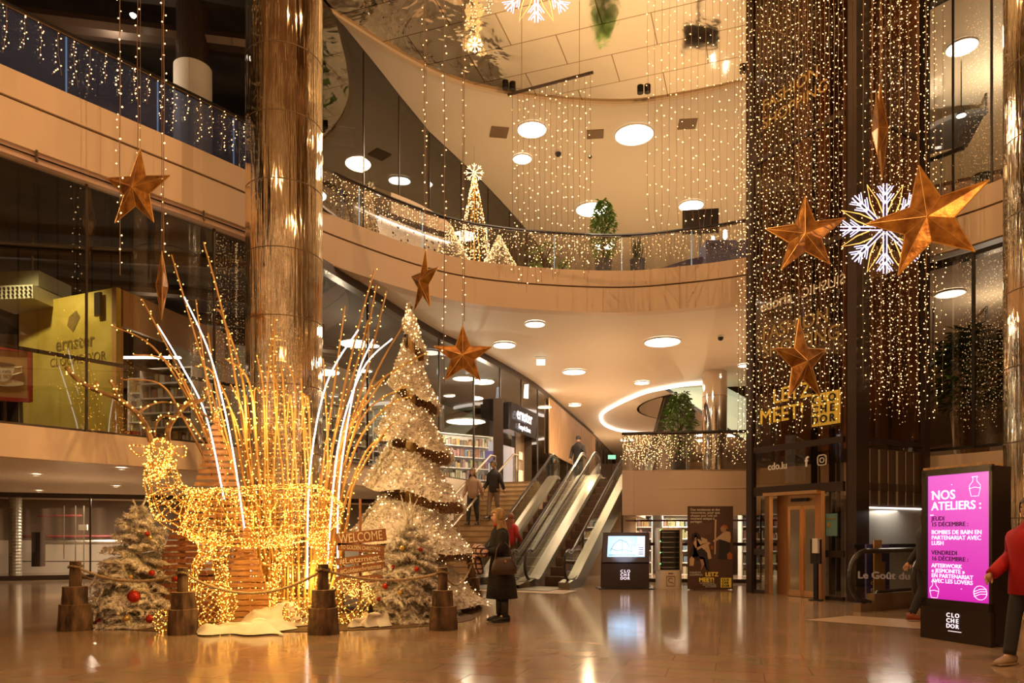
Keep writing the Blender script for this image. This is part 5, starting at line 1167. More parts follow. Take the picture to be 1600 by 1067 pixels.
# cloths and mat
def cloth(label,px0,px1,py_,Y,h,seed,d=.9):
    rr=random.Random(seed); A=P(px0,835,Y);B=P(px1,835,Y); nx,ny=30,14; a=MB(); vs=[]
    ph=[rr.uniform(0,6) for _ in range(6)]
    for j in range(ny+1):
        for i in range(nx+1):
            u=i/nx;v=j/ny; e=min(1,min(u,1-u)*6)*min(1,min(v,1-v)*5)
            z=.02+e*h*(.42+.16*math.sin(u*8+ph[0]+v*3)+.15*abs(math.sin(u*10+ph[1]-v*7))+.14*abs(math.sin(v*8+ph[2]+u*6)))
            vs.append((lerp(A.x,B.x,u)+.08*math.sin(v*9+ph[3]),Y-d/2+v*d+.07*math.sin(u*13+ph[4]),max(.012,z)))
    a.add(vs,[(j*(nx+1)+i,j*(nx+1)+i+1,(j+1)*(nx+1)+i+1,(j+1)*(nx+1)+i) for j in range(ny) for i in range(nx)])
    return tag(a.build('snow_cloth','cloth',smooth=True),label,'cloth')
cloth('crumpled white cloth on the floor under the reindeer, in front',320,450,0,10.0,.17,1,.9); cloth('bright crumpled white cloth further back under the reindeer',385,482,0,10.85,.36,4,.8)
cloth('small white cloth heap at the foot of the right flocked tree',556,606,0,10.55,.22,3,.45)
a=MB(); n=40; a.add([(-3.75+3.15*math.cos(2*PI*k/n),11.6+1.75*math.sin(2*PI*k/n),.006) for k in range(n)],[tuple(range(n))]); tag(a.build('dark_mat',noise_col(mat('bark_mulch',(.1,.06,.03),.95),(.05,.025,.012),(.22,.13,.06),40)),'dark glittering mat under the whole gold display','mat')
a=MB(); p=P(571,835,10.9); a.lathe((p.x,p.y,0),[(0,0),(.11,.0),(.13,.12),(.11,.28),(.0,.32)],18); tag(a.build('floor_spotlight','black',smooth=True),'rounded black floor lamp behind the small cloth heap','lamp')

# ================================================================ HANGING ORNAMENTS
M['wire']=mat('brown_wire',(.22,.12,.06),.6)
def star(label,px,py,R,Y,rz,roll,hang=None,glow=False):
    c=P(px,py,Y); t=thing('hanging_star',label,'star',tuple(c),rz)
    o=[]; 
    for k in range(10):
        q=PI/2+roll+k*PI/5; r=R if k%2==0 else R*.40; o.append(Vector((r*math.cos(q),0,r*math.sin(q))))
    f=Vector((0,-R*.16,0)); bk=Vector((0,R*.16,0)); a=MB(); a.add([f,bk]+o,[(0,2+k,2+(k+1)%10) for k in range(10)]+[(1,2+(k+1)%10,2+k) for k in range(10)]); a.build('star_body','star',t,local=True)
    s=MB()
    for k in range(10): s.tube([o[k],o[(k+1)%10]],.009,4)
    for k in range(0,10): s.tube([f,o[k]],.005,3); s.tube([bk,o[k]],.005,3)
    s.build('seam','star_seam',t,local=True)
    tip=max(o,key=lambda v:v.z); s=MB(); s.tube([tip,Vector((tip.x,0,Z3+.04-c.z))],.005,4); s.build('hanging_wire','wire',t,local=True); return t
star('gold foil star hanging in front of the left shopfront',214,296,.68,12.0,-.27,-.10)
star('gold foil star seen edge-on above the reindeer antlers',253,447,.56,11.6,-1.10,.0)
star('gold foil star turned sideways above the fleece tree top',662,441,.64,14.2,-1.0,-.15)
star('gold foil star facing the camera right of the fleece tree top',723,556,.62,14.6,.05,.0)
star('gold foil star hanging on the left half of the lift light curtain',1258,368,.62,11.4,-.35,.0)
star('largest gold foil star overlapping the blue snowflake',1450,343,.74,9.3,-.62,.14)
star('gold foil star low on the lift, tilted towards the doors',1253,566,.68,11.4,.55,.12)
star('narrow gold foil star seen edge-on high on the lift curtain',1375,203,.62,9.8,1.02,.0)
def strand_mesh(a,x,y,z0,z1,sp,rb,rr,wi=0,bi=1,wr=.004,curl=True):
    n=max(2,int((z1-z0)/.6)); pts=[Vector((x+rr.uniform(-.01,.01),y+rr.uniform(-.01,.01),lerp(z1,z0,k/n))) for k in range(n+1)]
    if curl: pts[-1].x+=rr.uniform(-.07,.07)
    a.tube(pts,wr,3,wi,cap=False); z=z1-rr.uniform(0,sp)
    while z>z0: a.bulb((x+rr.choice((-1,1))*rr.uniform(.01,.05),y+rr.uniform(-.04,.02),z),rb*rr.uniform(.65,1.25),bi); z-=sp*rr.uniform(.6,1.4)
R3=random.Random(17)
for px,Y,yb,lab in ((187,11.8,430,'leftmost hanging string of lights, left of the left star'),(215,12.0,240,'string of lights carrying the left star'),(256,11.6,396,'string of lights carrying the edge-on star above the reindeer'),(663,14.2,392,'string of lights carrying the sideways star'),(694,14.4,600,'string of lights hanging free between the two middle stars'),(725,14.6,502,'string of lights carrying the star right of the fleece tree')):
    p=P(px,yb,Y); a=MB(); strand_mesh(a,p.x,Y,p.z,Z3+.03,.16,.0145,R3,curl=False,wr=.008); tag(a.build('light_string',['wire','bulb_warm']),lab,'string lights')
def curtain(name,label,cols,sp,rb,seed,group=None,m_='bulb_warm'):
    rr=random.Random(seed); x,y=cols[0][0],cols[0][1]; t=thing(name,label,'light curtain',(x,y,cols[0][3]),0,group)
    for x,y,z0,z1 in cols:
        a=MB(); strand_mesh(a,x,y,z0,z1,sp,rb,rr); a.build('light_strand',['wire',m_],t)
    return t
cols=[]
for k in range(27):
    t_=-.02+1.04*k/26; q=EF(t_,0,.28); cols.append((q.x,q.y,R3.uniform(3.3,4.1)+(-.1 if t_<.2 else 0),Z3))
curtain('light_curtain','dense light curtain over the left front of the lift tower',cols,.14,.0125,1)
cols=[]
for k in range(24):
    s_=.1+2.3*k/23; q=ESd(s_,0,.22+.12*(k%3)); cols.append((q.x,q.y,R3.uniform(3.7,4.6),Z3))
curtain('light_curtain','dense light curtain over the right side of the lift tower',cols,.15,.0125,2)
cols=[]
barA=P(801,148,15.0); barB=P(923,113,14.4)
for k in range(15):
    q=barA.lerp(barB,k/14); yb=lerp(452,425,k/14)+R3.uniform(-25,12); cols.append((q.x,q.y,P(0,yb,q.y).z,q.z))
t=curtain('light_curtain','short light curtain hanging from a slanted bar in the middle',cols,.24,.014,3)
a=MB(); a.tube([barA+Vector((-.1,0,0)),barB+Vector((.05,0,0))],.03,6); a.build('hanging_bar','brown',t)
a=MB(); 
for u in (.12,.86): q=barA.lerp(barB,u); a.tube([q,Vector((q.x,q.y,Z3+.04))],.006,4)
a.build('suspension_wire','wire',t)
cols=[]
for k in range(15): 
    x=1012+11.3*k; p=P(x,R3.uniform(345,378),15.6+.02*k); cols.append((p.x,p.y,p.z,Z3))
curtain('light_curtain','long light curtain left of the lift tower in front of the upper gallery',cols,.28,.0145,4)
# icicle lights on the balustrades
def icicles(name,label,path,z,step,lmin,lmax,sp,rb,seed,maxn=100,m_='bulb_warm',offs=-.05):
    rr=random.Random(seed); rs=resample(path,step)[:maxn]; t=thing(name,label,'string lights',(rs[0].x,rs[0].y,z))
    a=MB(); a.tube([Vector((p.x,p.y,z)) for p in rs],.006,4); a.build('lead_cable','wire',t)
    for p in rs:
        a=MB(); L=rr.uniform(lmin,lmax); strand_mesh(a,p.x,p.y,z-L,z,sp,rb,rr); a.build('icicle_strand',['wire',m_],t)
ins=off_path(CV,.02)
icicles('icicle_lights','icicle string lights along the upper left balustrade over blue glass',ins[16:iL],Z2+.94,.24,.45,.85,.055,.011,31)
icicles('icicle_lights','dense icicle lights on the upper balustrade right of the mirrored column',ins[iL+2:50],Z2+.94,.075,.3,.8,.11,.0105,32)
icicles('icicle_lights','icicle lights on the middle stretch of the upper balustrade before the trees',ins[50:66],Z2+.94,.075,.3,.9,.11,.0105,33)
icicles('icicle_lights','icicle lights on the upper balustrade before the green plants',ins[66:86],Z2+.94,.09,.3,.8,.14,.0105,34)
icicles('icicle_lights','dense icicle lights on the lower middle balcony left end',[Vector((3.0,19.45,0)),Vector((4.3,19.28,0))],ZM+.95,.03,.3,.98,.07,.010,35)
icicles('icicle_lights','icicle lights on the lower middle balcony right end by the lift',[Vector((4.35,19.27,0)),Vector((6.4,18.95,0))],ZM+.95,.07,.3,.9,.10,.010,36)
# snowflakes
def snowflake(label,px,py,R,Y,small=False):
    c=P(px,py,Y); t=thing('light_snowflake',label,'snowflake',tuple(c)); a=MB(); g=MB()
    def pt(r,q): return Vector((r*math.cos(q),0,r*math.sin(q)))
    for k in range(8):
        q=PI/2+k*PI/4; d=pt(1,q); n=Vector((-d.z,0,d.x))*.022*R/.6
        if not small: 
            a.tube([d*.06*R+n,d*R*.95+n],.010,4); a.tube([d*.06*R-n,d*R*.95-n],.010,4)
            for r0 in (.52,.70):
                for s in (-1,1):
                    e=d*r0*R; f=e+pt(R*.30*(1.1-r0*.4),q+s*.62); a.tube([e+n*.6,f+n*.6],.008,4); a.tube([e-n*.9,f-n*.9],.008,4)
            q2=q+PI/8; g.tube([pt(.34*R,q+.16),pt(.62*R,q+.26),pt(1.0*R,q2),pt(.62*R,q+PI/4-.26),pt(.34*R,q+PI/4-.16)],.008,4)
        else:
            a.tube([Vector((0,0,0)),d*R],.008,4)
            for s in (-1,1): a.tube([d*R*.6,d*R*.6+pt(R*.35,q+s*.7)],.007,4)
    a.build('arm','bulb_white' if not small else 'bulb_warm',t,local=True)
    if not small:
        g.build('star_outline',mat('gold_rope_light',(1,.7,.3),.5,0,(1,.52,.12),1.5,False),t,local=True)
        b=MB(); b.tube([Vector((0,0,R)),Vector((0,0,Z3-c.z))],.004,3); b.build('suspension_wire','wire',t,local=True)
    else:
        b=MB(); b.tube([Vector((0,0,R)),Vector((0,0,R+.5))],.003,3); b.build('suspension_wire','wire',t,local=True)
snowflake('big blue-white light snowflake with gold outline in front of the lift',1383,357,.68,10.3)
snowflake('big blue-white light snowflake cut off by the top edge of the picture',838,-32,.78,12.4)
snowflake('small gold light snowflake on top of the cone tree on the upper gallery',741,270,.27,20.3,True)
snowflake('small gold light snowflake hanging high left of the top edge snowflake',742,70,.16,14,True)
# tangled warm light clusters at the top
for px,py0,py1,Y,lab in ((738,0,62,14,'tangled bunch of warm lights at the top, above the small snowflake'),(763,0,22,13.5,'short tangled bunch of warm lights right of the longer one at the top')):
    a=MB(); rr=random.Random(px)
    for k in range(3):
        pts=[P(px+rr.uniform(-7,7),lerp(py0-30,py1,j/10),Y) for j in range(11)]; a.tube(pts,.004,3,0,cap=False)
        for p in resample(pts,.07): a.bulb(p+Vector((rr.uniform(-.03,.03),0,0)),.010,1)
    tag(a.build('light_cluster',['wire','bulb_warm']),lab,'string lights')
# ================================================================ UPPER GALLERY AND BALCONY FURNISHING
def leafy(name,label,px,Y,z0,pot,potr,H,R,n,leafm,seed,leafL=.13,cat='plant',potm='pot',stems=5):
    rr=random.Random(seed); c=P(px,835,Y); t=thing(name,label,cat,(c.x,c.y,z0))
    a=MB(); a.lathe((0,0,0),[(potr*.78,0),(potr,pot),(potr*.88,pot),(potr*.85,pot-.05),(0,pot-.05)],20); a.build('pot',potm,t,local=True,smooth=False)
    s=MB(); l=MB()
    for k in range(stems):
        q=rr.uniform(0,6.28); top=Vector((R*.6*math.cos(q),R*.6*math.sin(q),H*rr.uniform(.75,1))); s.tube([Vector((0,0,pot-.05)),Vector((top.x*.3,top.y*.3,lerp(pot,H,.5))),top],[.02,.014,.006],5)
    s.build('stem','bark',t,local=True)
    for k in range(n):
        u=rr.random()**.8; z=lerp(pot+.02,H,u); r=R*(.35+.65*math.sin(PI*min(1,u*.9+.1)))*math.sqrt(rr.random()); q=rr.uniform(0,6.28)
        p=Vector((r*math.cos(q),r*math.sin(q),z)); d=Vector((math.cos(q+rr.uniform(-.8,.8)),math.sin(q+rr.uniform(-.8,.8)),rr.uniform(-.7,.5))).normalized(); L=leafL*rr.uniform(.6,1.3); w_=d.cross(Vector((0,0,1)))*L*.22; m_=p+d*L*.5+Vector((0,0,.02)); l.add([p,m_+w_,p+d*L-Vector((0,0,.03)),m_-w_],[(0,1,2,3)])
    o=l.build('foliage',leafm,t,local=True); return t
leafy('potted_tree','bushy green plant in a dark square-edged pot on the upper gallery',943,20.9,Z2,.62,.26,2.35,.34,900,'leaf',1,.16)
lamp('plant_light','SPOT',tuple(P(945,260,20.0)),60,(1,.95,.7),.1,(.0,.0,0),.6)
leafy('potted_plant','spiky snake plant in a dark pot right of the green plant on the upper gallery',996,20.6,Z2,.55,.22,.75,.12,1,'leaf_dark',2)
sp=[o for o in bpy.data.objects if o.get('label','').startswith('spiky')][0]
a=MB(); rr=random.Random(5)
for k in range(14):
    q=rr.uniform(0,6.28); b0=Vector((.09*math.cos(q),.09*math.sin(q),.5)); tp=Vector((.20*math.cos(q),.20*math.sin(q),rr.uniform(.9,1.32))); w_=Vector((-math.sin(q),math.cos(q),0))*.028; a.add([b0-w_,b0+w_,b0.lerp(tp,.6)+w_,tp,b0.lerp(tp,.6)-w_],[(0,1,2,3,4)])
a.build('blade','leaf_dark',sp,local=True)
leafy('potted_plant','low broad-leaved plant in a shallow bowl behind the upper balustrade',850,20.3,Z2,.12,.20,.85,.36,26,'leaf',3,.34,stems=7)
leafy('potted_plant','low leafy plant at the foot of the cone tree on the upper gallery',878,20.6,Z2,.1,.15,.5,.2,60,'leaf',4,.14)
leafy('potted_tree','tall feathery green plant on the lower middle balcony',1062,20.3,ZM,.42,.30,2.25,.42,900,'leaf',5,.17)
leafy('potted_tree','large plant in a tall ribbed planter behind the right lower glass',1518,16.2,ZM,1.05,.42,2.9,.75,700,'leaf',6,.32,potm='cutwood')
for px,lab,Y in ((1028,'left dark square planter beside the far opening',30.0),(1045,'right dark square planter beside the far opening',30.0)):
    p=P(px,835,Y); a=MB(); a.box((p.x,Y,Z2+.4),(.4,.4,.8)); tag(a.build('square_planter','pot'),lab,'planter')
# flat screen
ts=thing('display_screen','dark flat display screen on a stand at the right of the upper gallery','screen',(5.65,21.3,Z2))
a=MB(); a.box((5.6,21.3,Z2+1.95),(1.05,.07,.72),-.12); a.build('screen','totem',ts); a=MB(); a.box((5.6,21.36,Z2+.85),(.08,.06,1.7)); a.box((5.6,21.35,Z2+.02),(.6,.45,.04)); a.build('stand','steel',ts)
# lounge seats and counters at the right end of the upper gallery
a=MB(); p=P(1160,835,20.3); a.box((p.x-.3,20.4,Z2+.45),(1.6,.7,.9)); tag(a.build('gallery_counter',mat('navy_counter',(.05,.05,.12),.5)),'dark blue counter behind the upper balustrade next to the lift','counter')
a=MB(); p=P(1065,835,20.5); a.hexa([(p.x-1.4,20.4,Z2),(p.x+.9,20.4,Z2),(p.x+.9,20.9,Z2),(p.x-1.4,20.9,Z2),(p.x+.2,20.4,Z2+.5),(p.x+.9,20.4,Z2+.62),(p.x+.9,20.9,Z2+.62),(p.x+.2,20.9,Z2+.5)]); tag(a.build('wedge_bench',MATS['navy_counter']),'low wedge-shaped dark bench left of the blue counter','bench')
for k,(px,py) in enumerate(((1133,368),(1114,378))):
    p=P(px,py,22.5); a=MB(); a.lathe(tuple(p),[(0,-.15),(.07,-.05),(.05,.15),(0,.2)],12); tag(a.build('pendant_lamp','lamp_disc'),['higher and right','lower and left'][k]+' of the two small pendant lamps behind the upper balustrade','lamp','small pendant lamps by the display screen')
# perforated counter with light line
m=mat('perforated_panel',(.7,.62,.52),.5); n,l=nt(m); tc=n.new('ShaderNodeTexCoord'); vo=n.new('ShaderNodeTexVoronoi'); vo.inputs['Scale'].default_value=7; cr=n.new('ShaderNodeValToRGB'); cr.color_ramp.interpolation='CONSTANT'; cr.color_ramp.elements[0].color=(.03,.03,.05,1); cr.color_ramp.elements[1].position=.24; cr.color_ramp.elements[1].color=(.75,.66,.54,1)
l.new(tc.outputs['Object'],vo.inputs['Vector']); l.new(vo.outputs['Distance'],cr.inputs[0]); l.new(cr.outputs[0],n['Principled BSDF'].inputs['Base Color'])
cpth=catmull([(-4.55,16.9,0),(-3.4,18.5,0),(-2.2,19.7,0),(-1.5,20.2,0)],5)
pc=thing('perforated_counter','pale perforated curved counter front behind the upper balustrade right of the column','counter',(-4.4,17,Z2))
a=MB(); a.wall(cpth,Z2,Z2+1.05,0,-.3); a.build('front_panel',m,pc)
a=MB(); a.wall(off_path(cpth,.02),Z2+.92,Z2+1.07,0,-.4); a.build('counter_top','brown',pc)
a=MB(); a.tube([Vector((p.x,p.y,Z2+.80)) for p in off_path(cpth,.04)[3:]],.022,4); a.build('light_line','led_line',pc)
a=MB(); cb=off_path(cpth,-.28); a.wall(cb,lambda i:9.75,lambda i:9.98+.5*math.sin(PI*(i+1)/(len(cb)+1)),0,-.1); tag(a.build('curved_bulkhead','plaster'),'thin curved beige bulkhead above the perforated counter','panel')
# trees of light on the upper gallery
def conetree(name,label,px,Y,z0,H,R,nb,seed,m_='bulb_warm',body='flock',hoops=True):
    rr=random.Random(seed); c=P(px,835,Y); t=thing(name,label,'christmas tree',(c.x,c.y,z0)); a=MB()
    a.tube([Vector((0,0,0)),Vector((0,0,H))],[.03,.01],6)
    for k in range(10):
        q=2*PI*k/10; a.tube([Vector((R*math.cos(q),R*math.sin(q),.05)),Vector((0,0,H))],.007,3)
    for k in range(7): u=k/7; a.tube([Vector((R*(1-u)*math.cos(q),R*(1-u)*math.sin(q),.05+u*H)) for q in [2*PI*j/16 for j in range(17)]],.007,3,cap=False)
    a.build('wire_frame','gold',t,local=True); b=MB()
    for k in range(nb): u=rr.random()**1.3; q=rr.uniform(0,6.28); r=R*(1-u)*1.05; b.bulb((r*math.cos(q),r*math.sin(q),u*H),.016)
    o=b.build('fairy_lights',m_,t,local=True); o['kind']='stuff'; return t
conetree('light_cone_tree','slender cone of gold lights on the upper gallery, snowflake on top',741,20.3,Z2,3.05,.55,650,1)
def smallfir(label,px,Y,z0,H,R,seed):
    rr=random.Random(seed); c=P(px,835,Y); t=thing('frosted_tree',label,'christmas tree',(c.x,c.y,z0),0,None); f=MB(); b=MB()
    f.tube([Vector((0,0,0)),Vector((0,0,H*.95))],[.05,.01],6)
    for k in range(260):
        u=rr.random(); q=rr.uniform(0,6.28); r=R*(1-u)+.06; z=.1+u*(H-.15); f.tube([Vector((0,0,z)),Vector((r*.6*math.cos(q),r*.6*math.sin(q),z+.02)),Vector((r*math.cos(q),r*math.sin(q),z-.08))],[.03,.035,.01],4)
        if rr.random()<.95: b.bulb((r*math.cos(q)*.97,r*math.sin(q)*.97,z-.05),.010); b.bulb((r*math.cos(q+.3)*.8,r*math.sin(q+.3)*.8,z+.05),.009)
    f.build('branches','flock',t,local=True); o=b.build('fairy_lights','bulb_warm',t,local=True); o['kind']='stuff'
lamp('counter_fill','POINT',(-3.3,17.7,9.5),14,(1,.8,.6),0)  # fill point added in front of the counter to brighten its panel
smallfir('frosted lit fir behind the upper balustrade, left of the gold cone tree',703,20.1,Z2,1.3,.72,1)
smallfir('frosted lit fir behind the upper balustrade, right of the gold cone tree',780,20.5,Z2,1.2,.62,2)
lamp('gallery_tree_glow','POINT',(-1.0,19.9,9.6),18,(1,.8,.5),.3)
# far balustrade around the opening, far escalators
hp=[Vector((x,y,0)) for x,y in hole[14:34]]
balustrade('glass_balustrade','far glass balustrade around the ceiling opening',hp,Z2,'glass',2.2,False)
e=escalator('escalator','far escalator rising through the ceiling opening behind the balcony plant',Vector((5.75,27.5,ZM)),math.atan2(9.3,3.1)-PI/2,rise=5.6,run=9.7,w=.9)
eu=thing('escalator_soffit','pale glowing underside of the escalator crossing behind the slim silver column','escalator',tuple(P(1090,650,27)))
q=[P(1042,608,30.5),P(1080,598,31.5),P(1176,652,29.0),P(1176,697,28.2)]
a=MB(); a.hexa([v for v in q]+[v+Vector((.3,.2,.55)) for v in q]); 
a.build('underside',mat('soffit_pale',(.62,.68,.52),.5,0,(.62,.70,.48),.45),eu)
a=MB(); a.bar(q[0],q[3],.12,.12); a.bar(q[1],q[2],.12,.12); a.bar(q[0],q[1],.1,.1); a.build('edge','black',eu)
# stools and counter on the upper right
tb=thing('bar_table','brown high table behind the upper right glass','table',(10.6,16.2,Z2))
a=MB(); a.box((11.3,16.9,Z2+1.05),(2.4,.6,.09),-.6); a.build('tabletop',mat('table_wood',(.30,.16,.10),.5),tb); a=MB(); a.box((11.4,17.0,Z2+.5),(.08,.08,1.0)); a.box((12.1,16.5,Z2+.5),(.08,.08,1.0)); a.build('leg','black',tb)
for k,(x,y) in enumerate(((10.55,16.1),(11.05,15.85))):
    if k==0:
        s0=thing('bar_stool','black round bar stool behind the upper right glass, left one','stool',(x,y,Z2)); a=MB(); a.lathe((0,0,.68),[(0,0),(.19,0),(.2,.04),(0,.05)],18); a.build('seat','black',s0,local=True)
        for j in range(4): a=MB(); q_=PI/4+j*PI/2; a.tube([Vector((.1*math.cos(q_),.1*math.sin(q_),.68)),Vector((.2*math.cos(q_),.2*math.sin(q_),0))],.013,5); a.build('leg','black',s0,local=True)
    else: dup(s0,(x,y,Z2),label='black round bar stool behind the upper right glass, right one')
for (px,py,Y,r_,m_,lab) in ((1502,181,17.5,.10,mat('hot_spot',(1,1,1),.5,0,(1,.9,.7),30),'glaring spotlight behind the upper right glass'),(1414,218,17.6,.08,M['spot'],'spotlight glinting through the lift curtain')):
    p=P(px,py,Y); t=thing('spotlight',lab,'lamp',tuple(p)); a=MB(); a.lathe((0,0,0),[(0,0),(r_,0)],14); a.build('lens',m_,t,local=True)
    a=MB(); a.lathe((0,0,.01),[(r_,0),(r_*.7,.16),(0,.17)],14,cap=False); a.build('housing','black',t,local=True); a=MB(); a.cyl((0,0,.15),(0,0,Z3-p.z),.012,5); a.build('rod','black',t,local=True)
# dark bow behind the right glass on both levels
for z0,r,lab in ((ZM+1.6,1.35,'dark curved canopy behind the right lower glass'),(Z2+1.4,1.9,'dark curved canopy behind the right upper glass')):
    a=MB(); pts=[Vector((12.9-r*1.5*math.cos(q)*1.0,19.5,z0+r*1.45*math.sin(q))) for q in [PI*.0+PI*.5*k/12 for k in range(13)]]
    vs=[]; 
    for v in pts: vs+=[v,v+Vector((.5,1.6,-.1))]
    a.add(vs,[(2*k,2*k+2,2*k+3,2*k+1) for k in range(12)]); a.tube(pts,.10,5); a.cyl(tuple(pts[6]),(pts[6].x,pts[6].y,Z1 if z0<8 else Z3),.03,6); a.cyl(tuple(pts[12]),(pts[12].x,pts[12].y,Z1 if z0<8 else Z3),.03,6); tag(a.build('curved_canopy',mat('slate',(.05,.05,.055),.5)),lab,'canopy')
lamp('right_shop_light','POINT',(12.5,18.5,6.6),120,(1,.85,.62),.3); lamp('right_shop_light','POINT',(12.5,18.5,12.2),160,(1,.85,.62),.3)
lamp('left_gallery_light','POINT',(-9,15.5,11.6),90,(1,.75,.5),.3)

# ================================================================ PEOPLE
M['skin']=mat('skin',(.62,.36,.24),.5); 
def skin_body(V,E,Rd,root=0,sub=1):
    me=bpy.data.meshes.new('t'); me.from_pydata(V,E,[]); ob=bpy.data.objects.new('t',me); COL.objects.link(ob)
    mo=ob.modifiers.new('s','SKIN'); ly=me.skin_vertices[0] if len(me.skin_vertices) else None
    for i,r in enumerate(Rd): ly.data[i].radius=(r,r) if not isinstance(r,tuple) else r
    ly.data[root].use_root=True
    mo.use_smooth_shade=True; s=ob.modifiers.new('u','SUBSURF'); s.levels=sub; s.render_levels=sub
    dg=bpy.context.evaluated_depsgraph_get(); dg.update(); ev=ob.evaluated_get(dg); m2=ev.to_mesh()
    vs=[v.co.copy() for v in m2.vertices]; fs=[tuple(p.vertices) for p in m2.polygons]; ev.to_mesh_clear(); bpy.data.objects.remove(ob); return vs,fs
def head(mb,c,yaw=0,k=1.,mi=0,eye=1,lip=2,pitch=0):
    n,h=20,16; R=Matrix.Rotation(yaw,3,'Z')@Matrix.Rotation(pitch,3,'X'); vs=[]
    for i in range(h+1):
        a=PI*i/h; z=math.cos(a)
        for j in range(n):
            q=2*PI*j/n; x=math.sin(a)*math.cos(q); y=math.sin(a)*math.sin(q)
            wx=.074*(1 if z>-.2 else 1-.32*(-z-.2)); v=Vector((x*wx,y*.094*(1 if y>0 else .92),z*.116))
            if y<-.5:
                if abs(x)<.16 and -.38<z<.05: v.y-=.036*(1-abs(x)/.18)*(1-abs(z+.22)/.3)
                if abs(abs(x)-.33)<.16 and .0<z<.25: v.y+=.010
                if abs(x)<.25 and -.62<z<-.45: v.y-=.006
                if abs(x)<.3 and -.92<z<-.72: v.y-=.012
            vs.append(c+R@(v*k))
    mb.add(vs,[(i*n+j,i*n+(j+1)%n,(i+1)*n+(j+1)%n,(i+1)*n+j) for i in range(h) for j in range(n)],mi)
    for s in (-1,1):
        mb.ball(c+R@(Vector((s*.030,-.083,.012))*k),.0075*k,8,eye); mb.ball(c+R@(Vector((s*.075,.005,-.005))*k),.026*k,8,mi,(.3,.7,1.1))
    mb.ball(c+R@(Vector((0,-.086,-.062))*k),.020*k,8,lip,(1,.35,.28))
def hand(mb,w,d,pn,mi=0,curl=.5,sc=1.):
    d=Vector(d).normalized(); pn=Vector(pn).normalized(); s=d.cross(pn).normalized(); w=Vector(w)
    vs,fs=[],[]
    def pp(x,y,z): return w+(d*y+s*x+pn*z)*sc
    c=[pp(-.026,0,-.011),pp(.026,0,-.011),pp(.026,0,.011),pp(-.026,0,.011),pp(-.040,.085,-.012),pp(.040,.085,-.012),pp(.040,.085,.011),pp(-.040,.085,.011)]
    mb.hexa(c,mi)
    for x,L in ((-.032,.068),(-.011,.078),(.011,.073),(.031,.058)):
        p=[pp(x,.078,0)]; a=0; q=Vector((x,.078,0))
        for f in (.45,.32,.23): a+=curl*.6; q=q+Vector((0,math.cos(a)*L*f,math.sin(a)*L*f)); p.append(pp(*q))
        mb.tube(p,[.0095*sc,.009*sc,.008*sc,.006*sc],6,mi)
    mb.tube([pp(-.026,.02,.0),pp(-.052,.048,.014),pp(-.050,.078,.028)],[.012*sc,.010*sc,.008*sc],6,mi)
def limbs(H,hipz,arms,legs,lean=0):
    """skeleton: returns skinned vertices"""
    V=[(0,0,hipz),(0,-.01+lean*.3,hipz+.18),(0,-.01+lean*.7,hipz+.36),(0,lean,hipz+.52),(0,-.01+lean,hipz+.60)]; E=[(0,1),(1,2),(2,3),(3,4)]; Rd=[.12,.11,.125,.065,.05]
    for s,a in zip((-1,1),arms):
        b=len(V); V+= [(s*.16,lean*.85,hipz+.455)]+[tuple(p) for p in a]; E+=[(2,b),(b,b+1),(b+1,b+2)]; Rd+=[.058,.042,.027]
    for s,g in zip((-1,1),legs):
        b=len(V); V+=[(s*.085,0,hipz-.06)]+[tuple(p) for p in g]; E+=[(0,b),(b,b+1),(b+1,b+2),(b+2,b+3)]; Rd+=[.085,.055,.036,.035]
    return V,E,Rd
def person(name,label,loc,rz,cfg):
    t=thing(name,label,'person',tuple(loc),rz); H=cfg.get('H',1.7); k=H/1.7; hz=.90
    arms=cfg['arms']; legs=cfg['legs']; lean=cfg.get('lean',0)
    V,E,Rd=limbs(H,hz,arms,legs,lean); vs,fs=skin_body([Vector(v)*k for v in V],E,[r*k for r in Rd])
    mb=MB(); mb.add(vs,fs,0); hc=Vector((0,-.03+lean,hz+.70))*k; head(mb,hc,cfg.get('yaw',0),k)
    for i,a in enumerate(arms):
        e,w_=Vector(a[0])*k,Vector(a[1])*k; hand(mb,w_,(w_-e),cfg.get('palm',[(0,0,1),(0,0,1)])[i],0,cfg.get('curl',.7),k)
    mb.build('body',['skin',mat('eye',(.03,.02,.02),.2),mat('lips',(.45,.14,.12),.4)],t,smooth=True,local=True)
    return t,k,hz,hc
def sleeve(mb,sh,el,wr,r0,r1,r2,mi=0): 
    c=catmull([sh,sh.lerp(el,.5),el,el.lerp(wr,.6),wr],3); mb.tube(c,[lerp(r0,r1,min(1,i/6))*(.55,.85,1,1,1,1)[i] if i<6 else lerp(r1,r2,(i-6)/6) for i in range(len(c))],10,mi)
def trouser(mb,hip,kn,an,r0,r1,r2,mi=0): c=catmull([hip,hip.lerp(kn,.5),kn,kn.lerp(an,.6),an],3); mb.tube(c,[lerp(r0,r1,min(1,i/6)) if i<6 else lerp(r1,r2,(i-6)/6) for i in range(len(c))],10,mi)
